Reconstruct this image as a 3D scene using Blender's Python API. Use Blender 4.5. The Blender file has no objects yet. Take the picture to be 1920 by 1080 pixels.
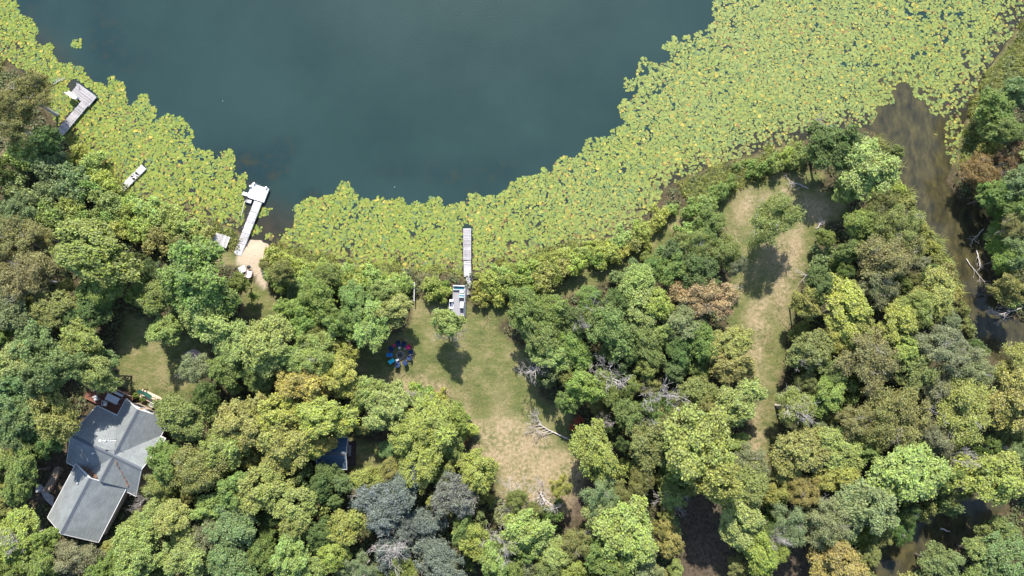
import bpy, math, random
import numpy as np
from mathutils import Vector, Matrix
random.seed(7)
RNG = np.random.default_rng(11)
R_ = math.radians
sc = bpy.context.scene
COL = sc.collection

# ------------------------------------------------------------------ camera, sky, sun
TILT = R_(8.0); DIST = 100.0; FPX = 1300.0
CAM = np.array([0.0, -DIST*math.sin(TILT), DIST*math.cos(TILT)])
cd = bpy.data.cameras.new('camera'); cam = bpy.data.objects.new('camera', cd); COL.objects.link(cam)
cam.location = CAM; cam.rotation_euler = (TILT, 0, 0)
cd.sensor_width = 36.0; cd.lens = 36.0*FPX/1920.0; cd.clip_start = 0.5; cd.clip_end = 2000
sc.camera = cam
SUN_EL = R_(48.0); SUN_AZ = R_(-4.0)          # azimuth clockwise from +Y
w = bpy.data.worlds.new('World'); sc.world = w; w.use_nodes = True
nt = w.node_tree; bg = nt.nodes['Background']
sky = nt.nodes.new('ShaderNodeTexSky'); sky.sky_type = 'NISHITA'; sky.sun_disc = False
sky.sun_elevation = SUN_EL; sky.sun_rotation = SUN_AZ; sky.air_density = 1.0; sky.dust_density = 0.6
nt.links.new(sky.outputs[0], bg.inputs[0]); bg.inputs[1].default_value = 0.145
sd = bpy.data.lights.new('sun', 'SUN'); sd.energy = 4.3; sd.angle = R_(0.53); sd.color = (1.0, 0.94, 0.85)
so = bpy.data.objects.new('sun', sd); COL.objects.link(so)
sdir = Vector((math.sin(SUN_AZ)*math.cos(SUN_EL), math.cos(SUN_AZ)*math.cos(SUN_EL), math.sin(SUN_EL)))
so.rotation_euler = sdir.to_track_quat('Z', 'Y').to_euler(); so.location = (0, 60, 80)
vs = sc.view_settings; vs.view_transform = 'Standard'; vs.look = 'None'; vs.gamma = 1.0
vs.exposure = 1.45; vs.use_curve_mapping = False
sc.render.engine = 'CYCLES'
sc.cycles.max_bounces = 6; sc.cycles.diffuse_bounces = 3; sc.cycles.glossy_bounces = 2
sc.cycles.transmission_bounces = 3; sc.cycles.transparent_max_bounces = 4
sc.cycles.caustics_reflective = False; sc.cycles.caustics_refractive = False
sc.cycles.use_denoising = True

# ------------------------------------------------------------------ pixel -> ground
_ct, _st = math.cos(TILT), math.sin(TILT)
def P(px, py, z=0.0):
    """point at height z seen at photo pixel (px,py) of 1920x1080"""
    dx = (px-960.0)/FPX; dy = -(py-540.0)/FPX
    d = np.array([dx, dy*_ct + _st, dy*_st - _ct])
    t = (z-CAM[2])/d[2]
    p = CAM + d*t
    return Vector((p[0], p[1], z))
def P2(px, py, z=0.0):
    p = P(px, py, z); return (p.x, p.y)
def poly(pts, z=0.0): return np.array([P2(x, y, z) for x, y in pts])
def pix(x, y, z=0.0):
    v = np.array([x, y, z])-CAM
    a = v[0]; b = v[1]*_ct+v[2]*_st; c = v[1]*_st - v[2]*_ct
    return (960+FPX*a/c, 540-FPX*b/c)

def sdist(q, pg):
    """signed distance of points q (n,2) to polygon pg, positive inside"""
    q = np.asarray(q, float); n = len(pg); best = np.full(len(q), 1e9); ins = np.zeros(len(q), bool)
    for i in range(n):
        a = pg[i]; b = pg[(i+1) % n]; ab = b-a
        t = np.clip(((q-a)@ab)/max(ab@ab, 1e-9), 0, 1)
        d = np.hypot(q[:, 0]-a[0]-t*ab[0], q[:, 1]-a[1]-t*ab[1])
        best = np.minimum(best, d)
        cond = (a[1] > q[:, 1]) != (b[1] > q[:, 1])
        xs = a[0] + (q[:, 1]-a[1])*ab[0]/(ab[1] if abs(ab[1]) > 1e-9 else 1e-9)
        ins ^= cond & (q[:, 0] < xs)
    return np.where(ins, best, -best)
def linedist(q, pl):
    q = np.asarray(q, float); best = np.full(len(q), 1e9)
    for i in range(len(pl)-1):
        a = pl[i]; ab = pl[i+1]-a
        t = np.clip(((q-a)@ab)/max(ab@ab, 1e-9), 0, 1)
        best = np.minimum(best, np.hypot(q[:, 0]-a[0]-t*ab[0], q[:, 1]-a[1]-t*ab[1]))
    return best
_G = RNG.random((256, 256))
def vnoise(q, s, off=0.0):
    x = q[:, 0]/s+off*17.3+500; y = q[:, 1]/s+off*9.7+500
    xi = np.floor(x).astype(int); yi = np.floor(y).astype(int); fx = x-xi; fy = y-yi
    fx = fx*fx*(3-2*fx); fy = fy*fy*(3-2*fy)
    g = lambda i, j: _G[i % 256, j % 256]
    return (g(xi, yi)*(1-fx)+g(xi+1, yi)*fx)*(1-fy)+(g(xi, yi+1)*(1-fx)+g(xi+1, yi+1)*fx)*fy
def sstep(a, b, x):
    t = np.clip((x-a)/(b-a), 0, 1); return t*t*(3-2*t)

# ------------------------------------------------------------------ materials
def lin(c): return tuple(((v/255)/12.92 if v/255 <= 0.04045 else ((v/255+0.055)/1.055)**2.4) for v in c)
MATS = {}
class N:
    def __init__(s, name, rough=0.7, spec=0.3):
        s.m = bpy.data.materials.new(name); s.m.use_nodes = True; s.t = s.m.node_tree
        s.b = s.t.nodes['Principled BSDF']; s.out = s.t.nodes['Material Output']
        s.b.inputs['Roughness'].default_value = rough; s.b.inputs['Specular IOR Level'].default_value = spec
        MATS[name] = s.m
    def n(s, typ, **kw):
        d = s.t.nodes.new('ShaderNode'+typ)
        for k, v in kw.items():
            if k in d.inputs: d.inputs[k].default_value = v
            else: setattr(d, k, v)
        return d
    def l(s, a, b): s.t.links.new(a, b)
    def coord(s, kind='Object', scale=(1, 1, 1), rot=(0, 0, 0)):
        if kind == 'World': o = s.n('NewGeometry').outputs['Position']
        else: o = s.n('TexCoord').outputs[kind]
        mp = s.n('Mapping'); mp.inputs['Scale'].default_value = scale; mp.inputs['Rotation'].default_value = rot
        s.l(o, mp.inputs['Vector']); return mp.outputs[0]
    def noise(s, vec, scale, detail=3.0, rough=0.55):
        d = s.n('TexNoise'); d.inputs['Scale'].default_value = scale; d.inputs['Detail'].default_value = detail
        d.inputs['Roughness'].default_value = rough; s.l(vec, d.inputs['Vector']); return d.outputs['Fac']
    def ramp(s, fac, stops):
        r = s.n('ValToRGB'); e = r.color_ramp.elements
        while len(e) < len(stops): e.new(0.5)
        for k, (p, c) in enumerate(stops):
            e[k].position = p; e[k].color = (*c, 1) if len(c) == 3 else c
        s.l(fac, r.inputs['Fac']); return r.outputs['Color']
    def mix(s, fac, a, b, mode='MIX'):
        d = s.n('Mix', data_type='RGBA', blend_type=mode); d.clamp_factor = True
        for k, v in ((0, fac), (6, a), (7, b)):
            if isinstance(v, (int, float)): d.inputs[k].default_value = v
            elif isinstance(v, tuple): d.inputs[k].default_value = (*v, 1)
            else: s.l(v, d.inputs[k])
        return d.outputs[2]
    def math(s, op, a, b=0.0, clamp=False):
        d = s.n('Math', operation=op); d.use_clamp = clamp
        for k, v in ((0, a), (1, b)):
            if isinstance(v, (int, float)): d.inputs[k].default_value = v
            else: s.l(v, d.inputs[k])
        return d.outputs[0]
    def attr(s, name, out='Fac'):
        d = s.n('Attribute'); d.attribute_name = name; return d.outputs[out]
    def base(s, c):
        if isinstance(c, tuple): s.b.inputs['Base Color'].default_value = (*c, 1)
        else: s.l(c, s.b.inputs['Base Color'])
    def bump(s, h, strength=0.3, dist=0.02):
        d = s.n('Bump'); d.inputs['Strength'].default_value = strength; d.inputs['Distance'].default_value = dist
        s.l(h, d.inputs['Height']); s.l(d.outputs[0], s.b.inputs['Normal'])

def mat_plain(name, col, rough=0.6, var=0.12, scale=6.0, spec=0.3, metal=0.0):
    """plain colour with slight mottling and dirt"""
    s = N(name, rough, spec); s.b.inputs['Metallic'].default_value = metal
    f = s.noise(s.coord('World'), scale, 4)
    a = tuple(max(0, v*(1-var)) for v in col); b = tuple(min(1, v*(1+var)) for v in col)
    s.base(s.ramp(f, [(0.3, a), (0.7, b)])); return s.m
def mat_wood(name, c0, c1, rough=0.8):
    """weathered board: grain along local X, each board its own tone"""
    s = N(name, rough, 0.2)
    g = s.noise(s.coord('Object', (1.2, 14, 14)), 3.0, 5, 0.65)
    rnd = s.n('ObjectInfo').outputs['Random']
    c = s.ramp(g, [(0.3, c0), (0.7, c1)])
    d = s.math('MULTIPLY_ADD', rnd, 0.5); s.t.nodes[-1].inputs[2].default_value = 0.72
    hs = s.n('HueSaturation'); s.l(c, hs.inputs['Color']); s.l(d, hs.inputs['Value'])
    st = s.noise(s.coord('World'), 1.3, 4)
    s.base(s.mix(s.ramp(st, [(0.5, (0, 0, 0)), (0.75, (0.5, 0.5, 0.5))]), hs.outputs[0], tuple(v*0.55 for v in c0)))
    s.bump(g, 0.4, 0.01); return s.m

def mat_leaf(name, k_trans=0.32, rough=0.55):
    """foliage: hue of the object's own colour, varied per tuft and per leaf"""
    s = N(name, rough, 0.25)
    oc = s.n('ObjectInfo').outputs['Color']
    tv = s.attr('tuft'); lv = s.attr('leaf'); yv = s.attr('turn')
    hs = s.n('HueSaturation'); s.l(oc, hs.inputs['Color'])
    s.l(s.math('ADD', s.math('MULTIPLY', tv, 0.035), 0.4825), hs.inputs['Hue'])
    s.l(s.math('ADD', s.math('MULTIPLY', lv, 0.32), 0.72), hs.inputs['Saturation'])
    s.l(s.math('ADD', s.math('ADD', s.math('MULTIPLY', lv, 0.65), s.math('MULTIPLY', tv, 0.35)), 0.5), hs.inputs['Value'])
    wn = s.noise(s.coord('World'), 0.45, 3, 0.6); wn2 = s.noise(s.coord('World'), 0.13, 2, 0.5)
    blend = s.mix(s.ramp(wn, [(0.35, (0, 0, 0)), (0.7, (0.55, 0.55, 0.55))]), hs.outputs[0], s.mix(1.0, s.mix(0.5, hs.outputs[0], (0.115, 0.135, 0.042)), (0.86, 0.9, 0.9), 'MULTIPLY'))
    hs = s.n('HueSaturation'); s.l(blend, hs.inputs['Color']); s.l(s.math('ADD', s.math('MULTIPLY', wn2, 0.036), 0.482), hs.inputs['Hue']); s.l(s.math('ADD', s.math('MULTIPLY', wn, 0.7), 0.65), hs.inputs['Value'])
    yel = s.mix(0.6, hs.outputs[0], (0.19, 0.18, 0.035))
    c = s.mix(s.math('MULTIPLY', s.math('GREATER_THAN', yv, 0.88), 0.6), hs.outputs[0], yel)
    s.base(c)
    tr = s.n('BsdfTranslucent'); s.l(c, tr.inputs['Color'])
    mx = s.n('MixShader'); mx.inputs[0].default_value = k_trans
    s.l(s.b.outputs[0], mx.inputs[1]); s.l(tr.outputs[0], mx.inputs[2]); s.l(mx.outputs[0], s.out.inputs['Surface'])
    return s.m
LEAF = mat_leaf('leaf')
def mat_bark(name, c0, c1):
    s = N(name, 0.85, 0.15); f = s.noise(s.coord('Object', (1, 1, 0.35)), 7.0, 5, 0.65)
    s.base(s.ramp(f, [(0.3, c0), (0.72, c1)])); s.bump(f, 0.6, 0.03); return s.m
BARK = mat_bark('bark', (0.05, 0.042, 0.034), (0.17, 0.15, 0.125))
PALE = mat_bark('pale_dead_wood', (0.24, 0.21, 0.19), (0.52, 0.48, 0.45))

# ------------------------------------------------------------------ mesh building
def np_mesh(name, V, F, attrs=None, smooth=False):
    """V (n,3); F (m,k) all the same k"""
    V = np.asarray(V, np.float32); F = np.asarray(F, np.int32); k = F.shape[1]
    me = bpy.data.meshes.new(name)
    me.vertices.add(len(V)); me.vertices.foreach_set('co', V.ravel())
    me.loops.add(F.size); me.loops.foreach_set('vertex_index', F.ravel())
    me.polygons.add(len(F)); me.polygons.foreach_set('loop_start', np.arange(0, F.size, k, dtype=np.int32))
    try: me.polygons.foreach_set('loop_total', np.full(len(F), k, np.int32))
    except Exception: pass
    for nm, arr in (attrs or {}).items():
        if arr.ndim == 1:
            a = me.attributes.new(nm, 'FLOAT', 'POINT'); a.data.foreach_set('value', arr.astype(np.float32))
        else:
            a = me.attributes.new(nm, 'FLOAT_COLOR', 'POINT')
            a.data.foreach_set('color', np.c_[arr, np.ones(len(arr))].astype(np.float32).ravel())
    me.update(calc_edges=True)
    if smooth: me.polygons.foreach_set('use_smooth', np.ones(len(F), bool))
    return me
def link(name, me, mat=None, parent=None, loc=None, rotz=0.0):
    o = bpy.data.objects.new(name, me); COL.objects.link(o)
    if mat is not None and me is not None and not me.materials: me.materials.append(mat)
    if parent is not None: o.parent = parent
    if loc is not None: o.location = loc
    if rotz: o.rotation_euler = (0, 0, rotz)
    return o
def tag(o, label=None, cat=None, group=None, kind=None):
    if label: o['label'] = label
    if cat: o['category'] = cat
    if group: o['group'] = group
    if kind: o['kind'] = kind
    return o
def thing(name, label, cat, loc=(0, 0, 0), rotz=0.0, group=None):
    o = bpy.data.objects.new(name, None); COL.objects.link(o); o.empty_display_size = 0.3
    o.location = loc; o.rotation_euler = (0, 0, rotz); return tag(o, label, cat, group)
def copy_tree(src, label=None):
    o = src.copy(); COL.objects.link(o)
    if label: o['label'] = label
    for ch in src.children:
        c = ch.copy(); COL.objects.link(c); c.parent = o
        for g in ch.children:
            d = g.copy(); COL.objects.link(d); d.parent = c
    return o
class MB:
    def __init__(s): s.v = []; s.f = []
    def add(s, vs, fs):
        b = len(s.v); s.v += [tuple(x) for x in vs]; s.f += [tuple(i+b for i in f) for f in fs]; return s
    def box(s, c, d, rz=0.0, rx=0.0, ry=0.0):
        M = Matrix.Rotation(rz, 3, 'Z') @ Matrix.Rotation(ry, 3, 'Y') @ Matrix.Rotation(rx, 3, 'X'); c = Vector(c)
        vs = [c + M @ Vector((x*d[0]/2, y*d[1]/2, z*d[2]/2)) for z in (-1, 1) for x, y in ((-1, -1), (1, -1), (1, 1), (-1, 1))]
        return s.add(vs, [(3, 2, 1, 0), (4, 5, 6, 7), (0, 1, 5, 4), (1, 2, 6, 5), (2, 3, 7, 6), (3, 0, 4, 7)])
    def rbox(s, c, d, bev=0.03, rz=0.0, rx=0.0):
        """box with its top edges bevelled (cushions, seats)"""
        M = Matrix.Rotation(rz, 3, 'Z') @ Matrix.Rotation(rx, 3, 'X'); c = Vector(c); vs = []
        for z, ins in ((-1, bev*.6), (-0.55, 0), (0.45, 0), (1, bev)):
            for x, y in ((-1, -1), (1, -1), (1, 1), (-1, 1)):
                vs.append(c + M @ Vector((x*(d[0]/2-ins), y*(d[1]/2-ins), z*d[2]/2)))
        fs = [(3, 2, 1, 0), (12, 13, 14, 15)]
        for k in range(3):
            for i in range(4):
                j = (i+1) % 4; fs.append((4*k+i, 4*k+j, 4*k+4+j, 4*k+4+i))
        return s.add(vs, fs)
    def tube(s, pts, rad, n=6, cap=True):
        pts = [Vector(p) for p in pts]
        if isinstance(rad, (int, float)): rad = [rad]*len(pts)
        b = len(s.v); prev = None
        for i, p in enumerate(pts):
            d = (pts[min(i+1, len(pts)-1)]-pts[max(i-1, 0)])
            d = d.normalized() if d.length > 1e-9 else Vector((0, 0, 1))
            if prev is None: x = d.orthogonal().normalized()
            else:
                x = prev - d*prev.dot(d); x = x.normalized() if x.length > 1e-6 else d.orthogonal().normalized()
            prev = x; y = d.cross(x)
            for k in range(n):
                a = 2*math.pi*k/n; s.v.append(tuple(p + (x*math.cos(a)+y*math.sin(a))*rad[i]))
        for i in range(len(pts)-1):
            for k in range(n):
                j = (k+1) % n; s.f.append((b+i*n+k, b+i*n+j, b+(i+1)*n+j, b+(i+1)*n+k))
        if cap:
            s.f.append(tuple(b+k for k in reversed(range(n)))); e = b+(len(pts)-1)*n
            s.f.append(tuple(e+k for k in range(n)))
        return s
    def prism(s, pg, z0, z1):
        n = len(pg); vs = [(x, y, z0) for x, y in pg]+[(x, y, z1) for x, y in pg]
        fs = [tuple(reversed(range(n))), tuple(range(n, 2*n))]+[(i, (i+1) % n, n+(i+1) % n, n+i) for i in range(n)]
        return s.add(vs, fs)
    def slab(s, pts, th):
        """thick sheet: 3-D polygon pts, thickness th downwards"""
        n = len(pts); vs = [tuple(p) for p in pts]+[(p[0], p[1], p[2]-th) for p in pts]
        fs = [tuple(range(n)), tuple(reversed(range(n, 2*n)))]+[((i+1) % n, i, n+i, n+(i+1) % n) for i in range(n)]
        return s.add(vs, fs)
    def mesh(s, name, smooth=False):
        me = bpy.data.meshes.new(name); me.from_pydata(s.v, [], s.f)
        if smooth: me.polygons.foreach_set('use_smooth', np.ones(len(me.polygons), bool))
        me.update(); return me
    def build(s, name, mat, parent=None, loc=None, rotz=0.0, smooth=False):
        return link(name, s.mesh(name, smooth), mat, parent, loc, rotz)

# ------------------------------------------------------------------ the lie of the land (photo pixels -> metres)
LAKE = poly([(-420, -900), (-300, -200), (-120, 40), (-20, 95), (40, 128), (85, 185), (112, 246), (165, 292), (228, 345), (262, 384),
    (330, 402), (385, 408), (425, 420), (452, 432), (474, 448), (492, 449), (512, 462), (545, 470), (600, 483), (700, 497), (800, 505), (872, 508), (950, 495),
    (1000, 480), (1060, 464), (1150, 438), (1228, 392), (1242, 352), (1290, 327), (1400, 288), (1500, 264), (1560, 244), (1612, 236),
    (1642, 246), (1664, 290), (1690, 330), (1700, 365), (1728, 410), (1756, 445), (1782, 510), (1800, 560), (1830, 622), (1868, 672), (1935, 690),
    (1945, 760), (1915, 815), (1850, 890), (1800, 948), (1722, 985), (1650, 1036), (1630, 1140), (1700, 1140), (1712, 1062),
    (1830, 1003), (1900, 925), (1965, 860), (2000, 760), (1985, 640), (1930, 612), (1878, 592), (1858, 545), (1838, 480), (1840, 430), (1848, 400), (1800, 378),
    (1770, 340), (1788, 305), (1800, 250), (1822, 180), (1850, 130), (1885, 80), (1925, 20), (1990, -120), (2150, -400), (2300, -900)])
CREEK_LINE = poly([(1690, 190), (1715, 300), (1760, 400), (1800, 480), (1840, 580), (1900, 650), (1968, 700), (1965, 800), (1880, 900), (1790, 980), (1680, 1050), (1660, 1140)])
LAWN = [poly(p) for p in (
    [(775, 562), (830, 563), (875, 572), (945, 576), (935, 620), (985, 660), (1000, 700), (1010, 742), (1060, 770), (1078, 800), (1062, 832), (1090, 880), (1062, 925), (930, 925), (935, 880), (890, 850), (870, 795), (850, 750), (800, 730), (740, 735), (690, 722), (660, 700), (655, 645), (700, 632), (765, 630)],
    [(240, 590), (330, 612), (390, 640), (388, 695), (362, 745), (318, 780), (262, 748), (225, 715), (222, 650)],
    [(362, 472), (400, 446), (450, 478), (470, 500), (440, 500), (380, 492)],
    [(462, 520), (505, 540), (530, 580), (500, 600), (455, 590)],
    [(1368, 400), (1390, 368), (1440, 352), (1500, 344), (1572, 370), (1596, 402), (1545, 425), (1535, 470), (1505, 520), (1480, 600), (1462, 700), (1456, 800), (1436, 880), (1396, 880), (1408, 780), (1400, 700), (1368, 640), (1362, 560), (1372, 470), (1362, 430)],
    [(890, 575), (960, 570), (1060, 535), (1110, 520), (1180, 490), (1250, 445), (1310, 395), (1370, 348), (1470, 322), (1480, 345), (1400, 362), (1330, 408), (1260, 462), (1185, 505), (1100, 535), (1000, 575), (940, 595)],
    [(655, 815), (720, 830), (720, 885), (655, 880)],
    [(1335, 405), (1400, 345), (1490, 312), (1545, 330), (1500, 362), (1400, 385), (1362, 425)],
    [(885, 575), (960, 552), (1050, 522), (1110, 500), (1180, 470), (1240, 425), (1290, 385), (1345, 350), (1370, 352), (1310, 410), (1262, 462), (1185, 508), (1100, 540), (1000, 580), (940, 596)])]
DRY = [poly(p) for p in (
    [(884, 800), (940, 768), (1000, 800), (1040, 840), (1080, 858), (1090, 900), (1065, 960), (1000, 985), (945, 970), (936, 880), (902, 850)],
    [(700, 715), (770, 712), (835, 714), (852, 745), (880, 800), (868, 800), (845, 752), (800, 728), (700, 730)],
    [(1370, 420), (1394, 372), (1440, 358), (1470, 362), (1410, 385), (1385, 430), (1378, 470)],
    [(1505, 375), (1560, 380), (1560, 405), (1515, 410)],
    [(1400, 560), (1440, 560), (1425, 700), (1425, 860), (1408, 860), (1405, 700)],
    [(1440, 460), (1500, 430), (1500, 500), (1462, 600), (1440, 560)],
    [(-40, 235), (8, 250), (24, 300), (14, 335), (-40, 345)], [(375, 470), (400, 468), (405, 490), (380, 490)])]
SAND = [poly(p) for p in ([(470, 452), (478, 441), (500, 449), (512, 462), (505, 492), (500, 540), (488, 534), (473, 512), (446, 494), (448, 480)],)]
SOIL = [poly(p) for p in ([(1345, 900), (1395, 880), (1385, 990), (1350, 1090), (1270, 1100), (1275, 1000), (1245, 940)],
    [(455, 540), (480, 548), (490, 585), (440, 580)], [(1040, 890), (1100, 880), (1110, 960), (1060, 1000), (1030, 940)], [(1440, 985), (1500, 1000), (1510, 1090), (1430, 1090)],
    [(130, 820), (165, 812), (100, 940), (60, 945)])]
SEDGE = [poly(p) for p in (
    [(1270, 345), (1330, 322), (1420, 292), (1490, 268), (1530, 300), (1470, 325), (1390, 352), (1330, 385), (1290, 380)],
    [(1835, 150), (1880, 95), (1935, 20), (1990, -60), (1990, 120), (1880, 190), (1830, 250), (1815, 330), (1790, 310)],
    [(500, 455), (560, 470), (640, 487), (640, 505), (520, 480)], [(-60, 90), (10, 120), (8, 150), (-60, 150)],
    [(130, 262), (170, 292), (230, 345), (262, 384), (340, 400), (330, 425), (250, 415), (170, 330)],
    [(395, 425), (430, 425), (445, 445), (440, 468), (395, 440)], [(905, 505), (1000, 478), (1120, 447), (1160, 452), (1000, 505), (905, 520)],
    [(1690, 340), (1740, 425), (1770, 470), (1800, 560), (1770, 520), (1720, 430)], [(1640, 250), (1690, 330), (1660, 300)], [(650, 488), (760, 500), (868, 505), (868, 516), (740, 512), (640, 500)])]

def axis(lo, hi, a, b, step):
    inner = np.arange(a, b+1e-6, step)
    return np.r_[np.linspace(lo, a, 9)[:-1], inner, np.linspace(b, hi, 9)[1:]]
def grid(xs, ys):
    X, Y = np.meshgrid(xs, ys); nx, ny = len(xs), len(ys)
    i = np.arange((nx-1)*(ny-1)); r = i//(nx-1); c = i % (nx-1); a = r*nx+c
    return np.c_[X.ravel(), Y.ravel()], np.c_[a, a+1, a+nx+1, a+nx]
gxy, gf = grid(axis(-900, 900, -98, 98, 0.5), axis(-800, 900, -60, 72, 0.5))
wd = sdist(gxy, LAKE)
mx = lambda L, q: np.max([sdist(q, p) for p in L], axis=0)
def soft(L, q, wdt, amp=0.9, off=0.0):
    return sstep(-wdt, wdt, mx(L, q)+(vnoise(q, 1.7, off)-0.5)*amp*2+(vnoise(q, 0.7, off+3)-0.5)*amp*0.8)
gz = np.where(wd > 0, -0.06-1.1*sstep(0, 7, wd), 0.42*sstep(0, 2.6, -wd))
gz = gz + np.where(wd < -1, (vnoise(gxy, 6.0, 2)-0.5)*0.18+(vnoise(gxy, 1.6, 4)-0.5)*0.07, 0)
gz = np.where(wd < -0.6, np.maximum(gz, 0.06), gz)
s = N('ground', 0.95, 0.1)
pos = s.coord('World')
n1 = s.noise(pos, 0.35, 5, 0.6); n2 = s.noise(pos, 2.2, 4, 0.65); n3 = s.noise(pos, 9.0, 3, 0.7)
streak = s.noise(s.coord('World', (0.5, 1.5, 1), (0, 0, R_(-38))), 1.3, 6, 0.72)
litter = s.ramp(n2, [(0.25, (0.030, 0.024, 0.015)), (0.5, (0.062, 0.052, 0.028)), (0.75, (0.12, 0.09, 0.058))])
grass = s.ramp(s.math('ADD', s.math('MULTIPLY', n1, 0.55), s.math('MULTIPLY', streak, 0.5)), [(0.38, (0.070, 0.092, 0.028)), (0.50, (0.122, 0.130, 0.044)), (0.62, (0.22, 0.185, 0.092))])
n4 = s.noise(s.coord('World', (1, 2.2, 1), (0, 0, R_(35))), 5.0, 5, 0.75)
grass = s.mix(s.ramp(n4, [(0.42, (0.75, 0.75, 0.75)), (0.56, (0, 0, 0))]), grass, s.mix(0.6, grass, (0.045, 0.062, 0.02)))
grass = s.mix(s.ramp(n4, [(0.55, (0, 0, 0)), (0.70, (0.7, 0.7, 0.7))]), grass, (0.26, 0.22, 0.11))
dry = s.ramp(s.math('ADD', s.math('MULTIPLY', n2, 0.6), s.math('MULTIPLY', n3, 0.4)), [(0.3, (0.13, 0.11, 0.055)), (0.48, (0.255, 0.20, 0.118)), (0.7, (0.37, 0.295, 0.19))])
sand = s.ramp(n3, [(0.3, (0.29, 0.23, 0.16)), (0.7, (0.41, 0.34, 0.25))])
soil = s.ramp(n2, [(0.3, (0.04, 0.032, 0.022)), (0.7, (0.125, 0.095, 0.066))])
mud = s.ramp(n2, [(0.3, (0.022, 0.016, 0.008)), (0.7, (0.075, 0.048, 0.022))])
c = s.mix(s.attr('soil'), litter, soil)
c = s.mix(s.attr('lawn'), c, grass)
df = s.math('MULTIPLY', s.attr('dry'), s.ramp(s.math('ADD', s.math('MULTIPLY', n1, 0.5), s.math('MULTIPLY', n2, 0.5)), [(0.38, (0.2, 0.2, 0.2)), (0.54, (1, 1, 1))]))
c = s.mix(df, c, dry)
c = s.mix(s.attr('sand'), c, sand)
c = s.mix(s.attr('mud'), c, mud)
c = s.mix(1.0, c, (0.86, 0.86, 0.86), 'MULTIPLY')
s.base(c); s.bump(s.math('ADD', n3, s.math('MULTIPLY', n2, 1.6)), 0.7, 0.09)
at = dict(lawn=soft(LAWN+SEDGE, gxy, 0.5, 0.45, 1), dry=soft(DRY, gxy, 1.7, 1.1, 2), sand=soft(SAND, gxy, 0.25, 0.3, 3), soil=soft(SOIL, gxy, 1.2, 1.0, 4),
          mud=sstep(-0.25, 0.35, wd))
ground = link('ground', np_mesh('ground', np.c_[gxy, gz], gf, at, True), s.m); tag(ground, kind='structure')

def ground_z(x, y):
    q = np.array([[x, y]]); d = sdist(q, LAKE)[0]
    if d > 0: return -0.06
    z = 0.42*float(sstep(0, 2.6, -d))
    if d < -1: z += float((vnoise(q, 6.0, 2)[0]-0.5)*0.18+(vnoise(q, 1.6, 4)[0]-0.5)*0.07)
    return max(z, 0.06) if d < -0.6 else z

# water: one sheet; weed beds and the bed itself show where it is shallow
wxy, wf = grid(axis(-900, 900, -98, 98, 0.8), axis(-800, 900, -60, 72, 0.8))
wdw = sdist(wxy, LAKE); cl = linedist(wxy, CREEK_LINE)
s = N('water', 0.06, 0.5); s.b.inputs['IOR'].default_value = 1.33
pos = s.coord('World'); n1 = s.noise(pos, 0.06, 4, 0.55); n2 = s.noise(pos, 0.5, 5, 0.65)
deep = s.ramp(n1, [(0.35, (0.0102, 0.0252, 0.0228)), (0.65, (0.0150, 0.0328, 0.0298))])
weed = s.ramp(n2, [(0.48, (0.008, 0.020, 0.021)), (0.72, (0.024, 0.025, 0.014))])
deep = s.mix(s.attr('weedy'), deep, weed)
shal = s.ramp(n2, [(0.3, (0.017, 0.018, 0.012)), (0.7, (0.032, 0.027, 0.016))])
wp_ = s.n('VectorMath', operation='ADD'); s.l(pos, wp_.inputs[0]); wn_ = s.n('TexNoise'); wn_.inputs['Scale'].default_value = 0.18; s.l(pos, wn_.inputs['Vector']); wm_ = s.n('VectorMath', operation='SCALE'); wm_.inputs['Scale'].default_value = 2.2; s.l(wn_.outputs['Color'], wm_.inputs[0]); s.l(wm_.outputs[0], wp_.inputs[1])
mp_ = s.n('Mapping'); mp_.inputs['Scale'].default_value = (1.0, 0.42, 1); mp_.inputs['Rotation'].default_value = (0, 0, R_(-24)); s.l(wp_.outputs[0], mp_.inputs['Vector'])
str1 = s.noise(mp_.outputs[0], 0.9, 6, 0.66)
crk = s.ramp(str1, [(0.32, (0.018, 0.018, 0.012)), (0.5, (0.038, 0.034, 0.017)), (0.72, (0.072, 0.062, 0.025))])
c = s.mix(s.attr('shallow'), deep, shal); c = s.mix(s.attr('creek'), c, crk); s.base(c)
rip = s.noise(s.coord('World', (1, 2.0, 1)), 2.2, 4, 0.65); s.bump(rip, 0.22, 0.06)
creekness = (1-sstep(4.5, 8.0, cl))*sstep(-2, 4, wxy[:, 0]-40)
isl = vnoise(wxy, 9.0, 7)*0.6+vnoise(wxy, 4.0, 8)*0.4
weedy = sstep(22, 6, wdw)*sstep(0.5, 0.75, isl)
water = link('water', np_mesh('water', np.c_[wxy, np.zeros(len(wxy))], wf, dict(shallow=sstep(9.0, 1.5, wdw), creek=creekness, weedy=weedy), True), s.m)
tag(water, kind='structure')

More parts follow.
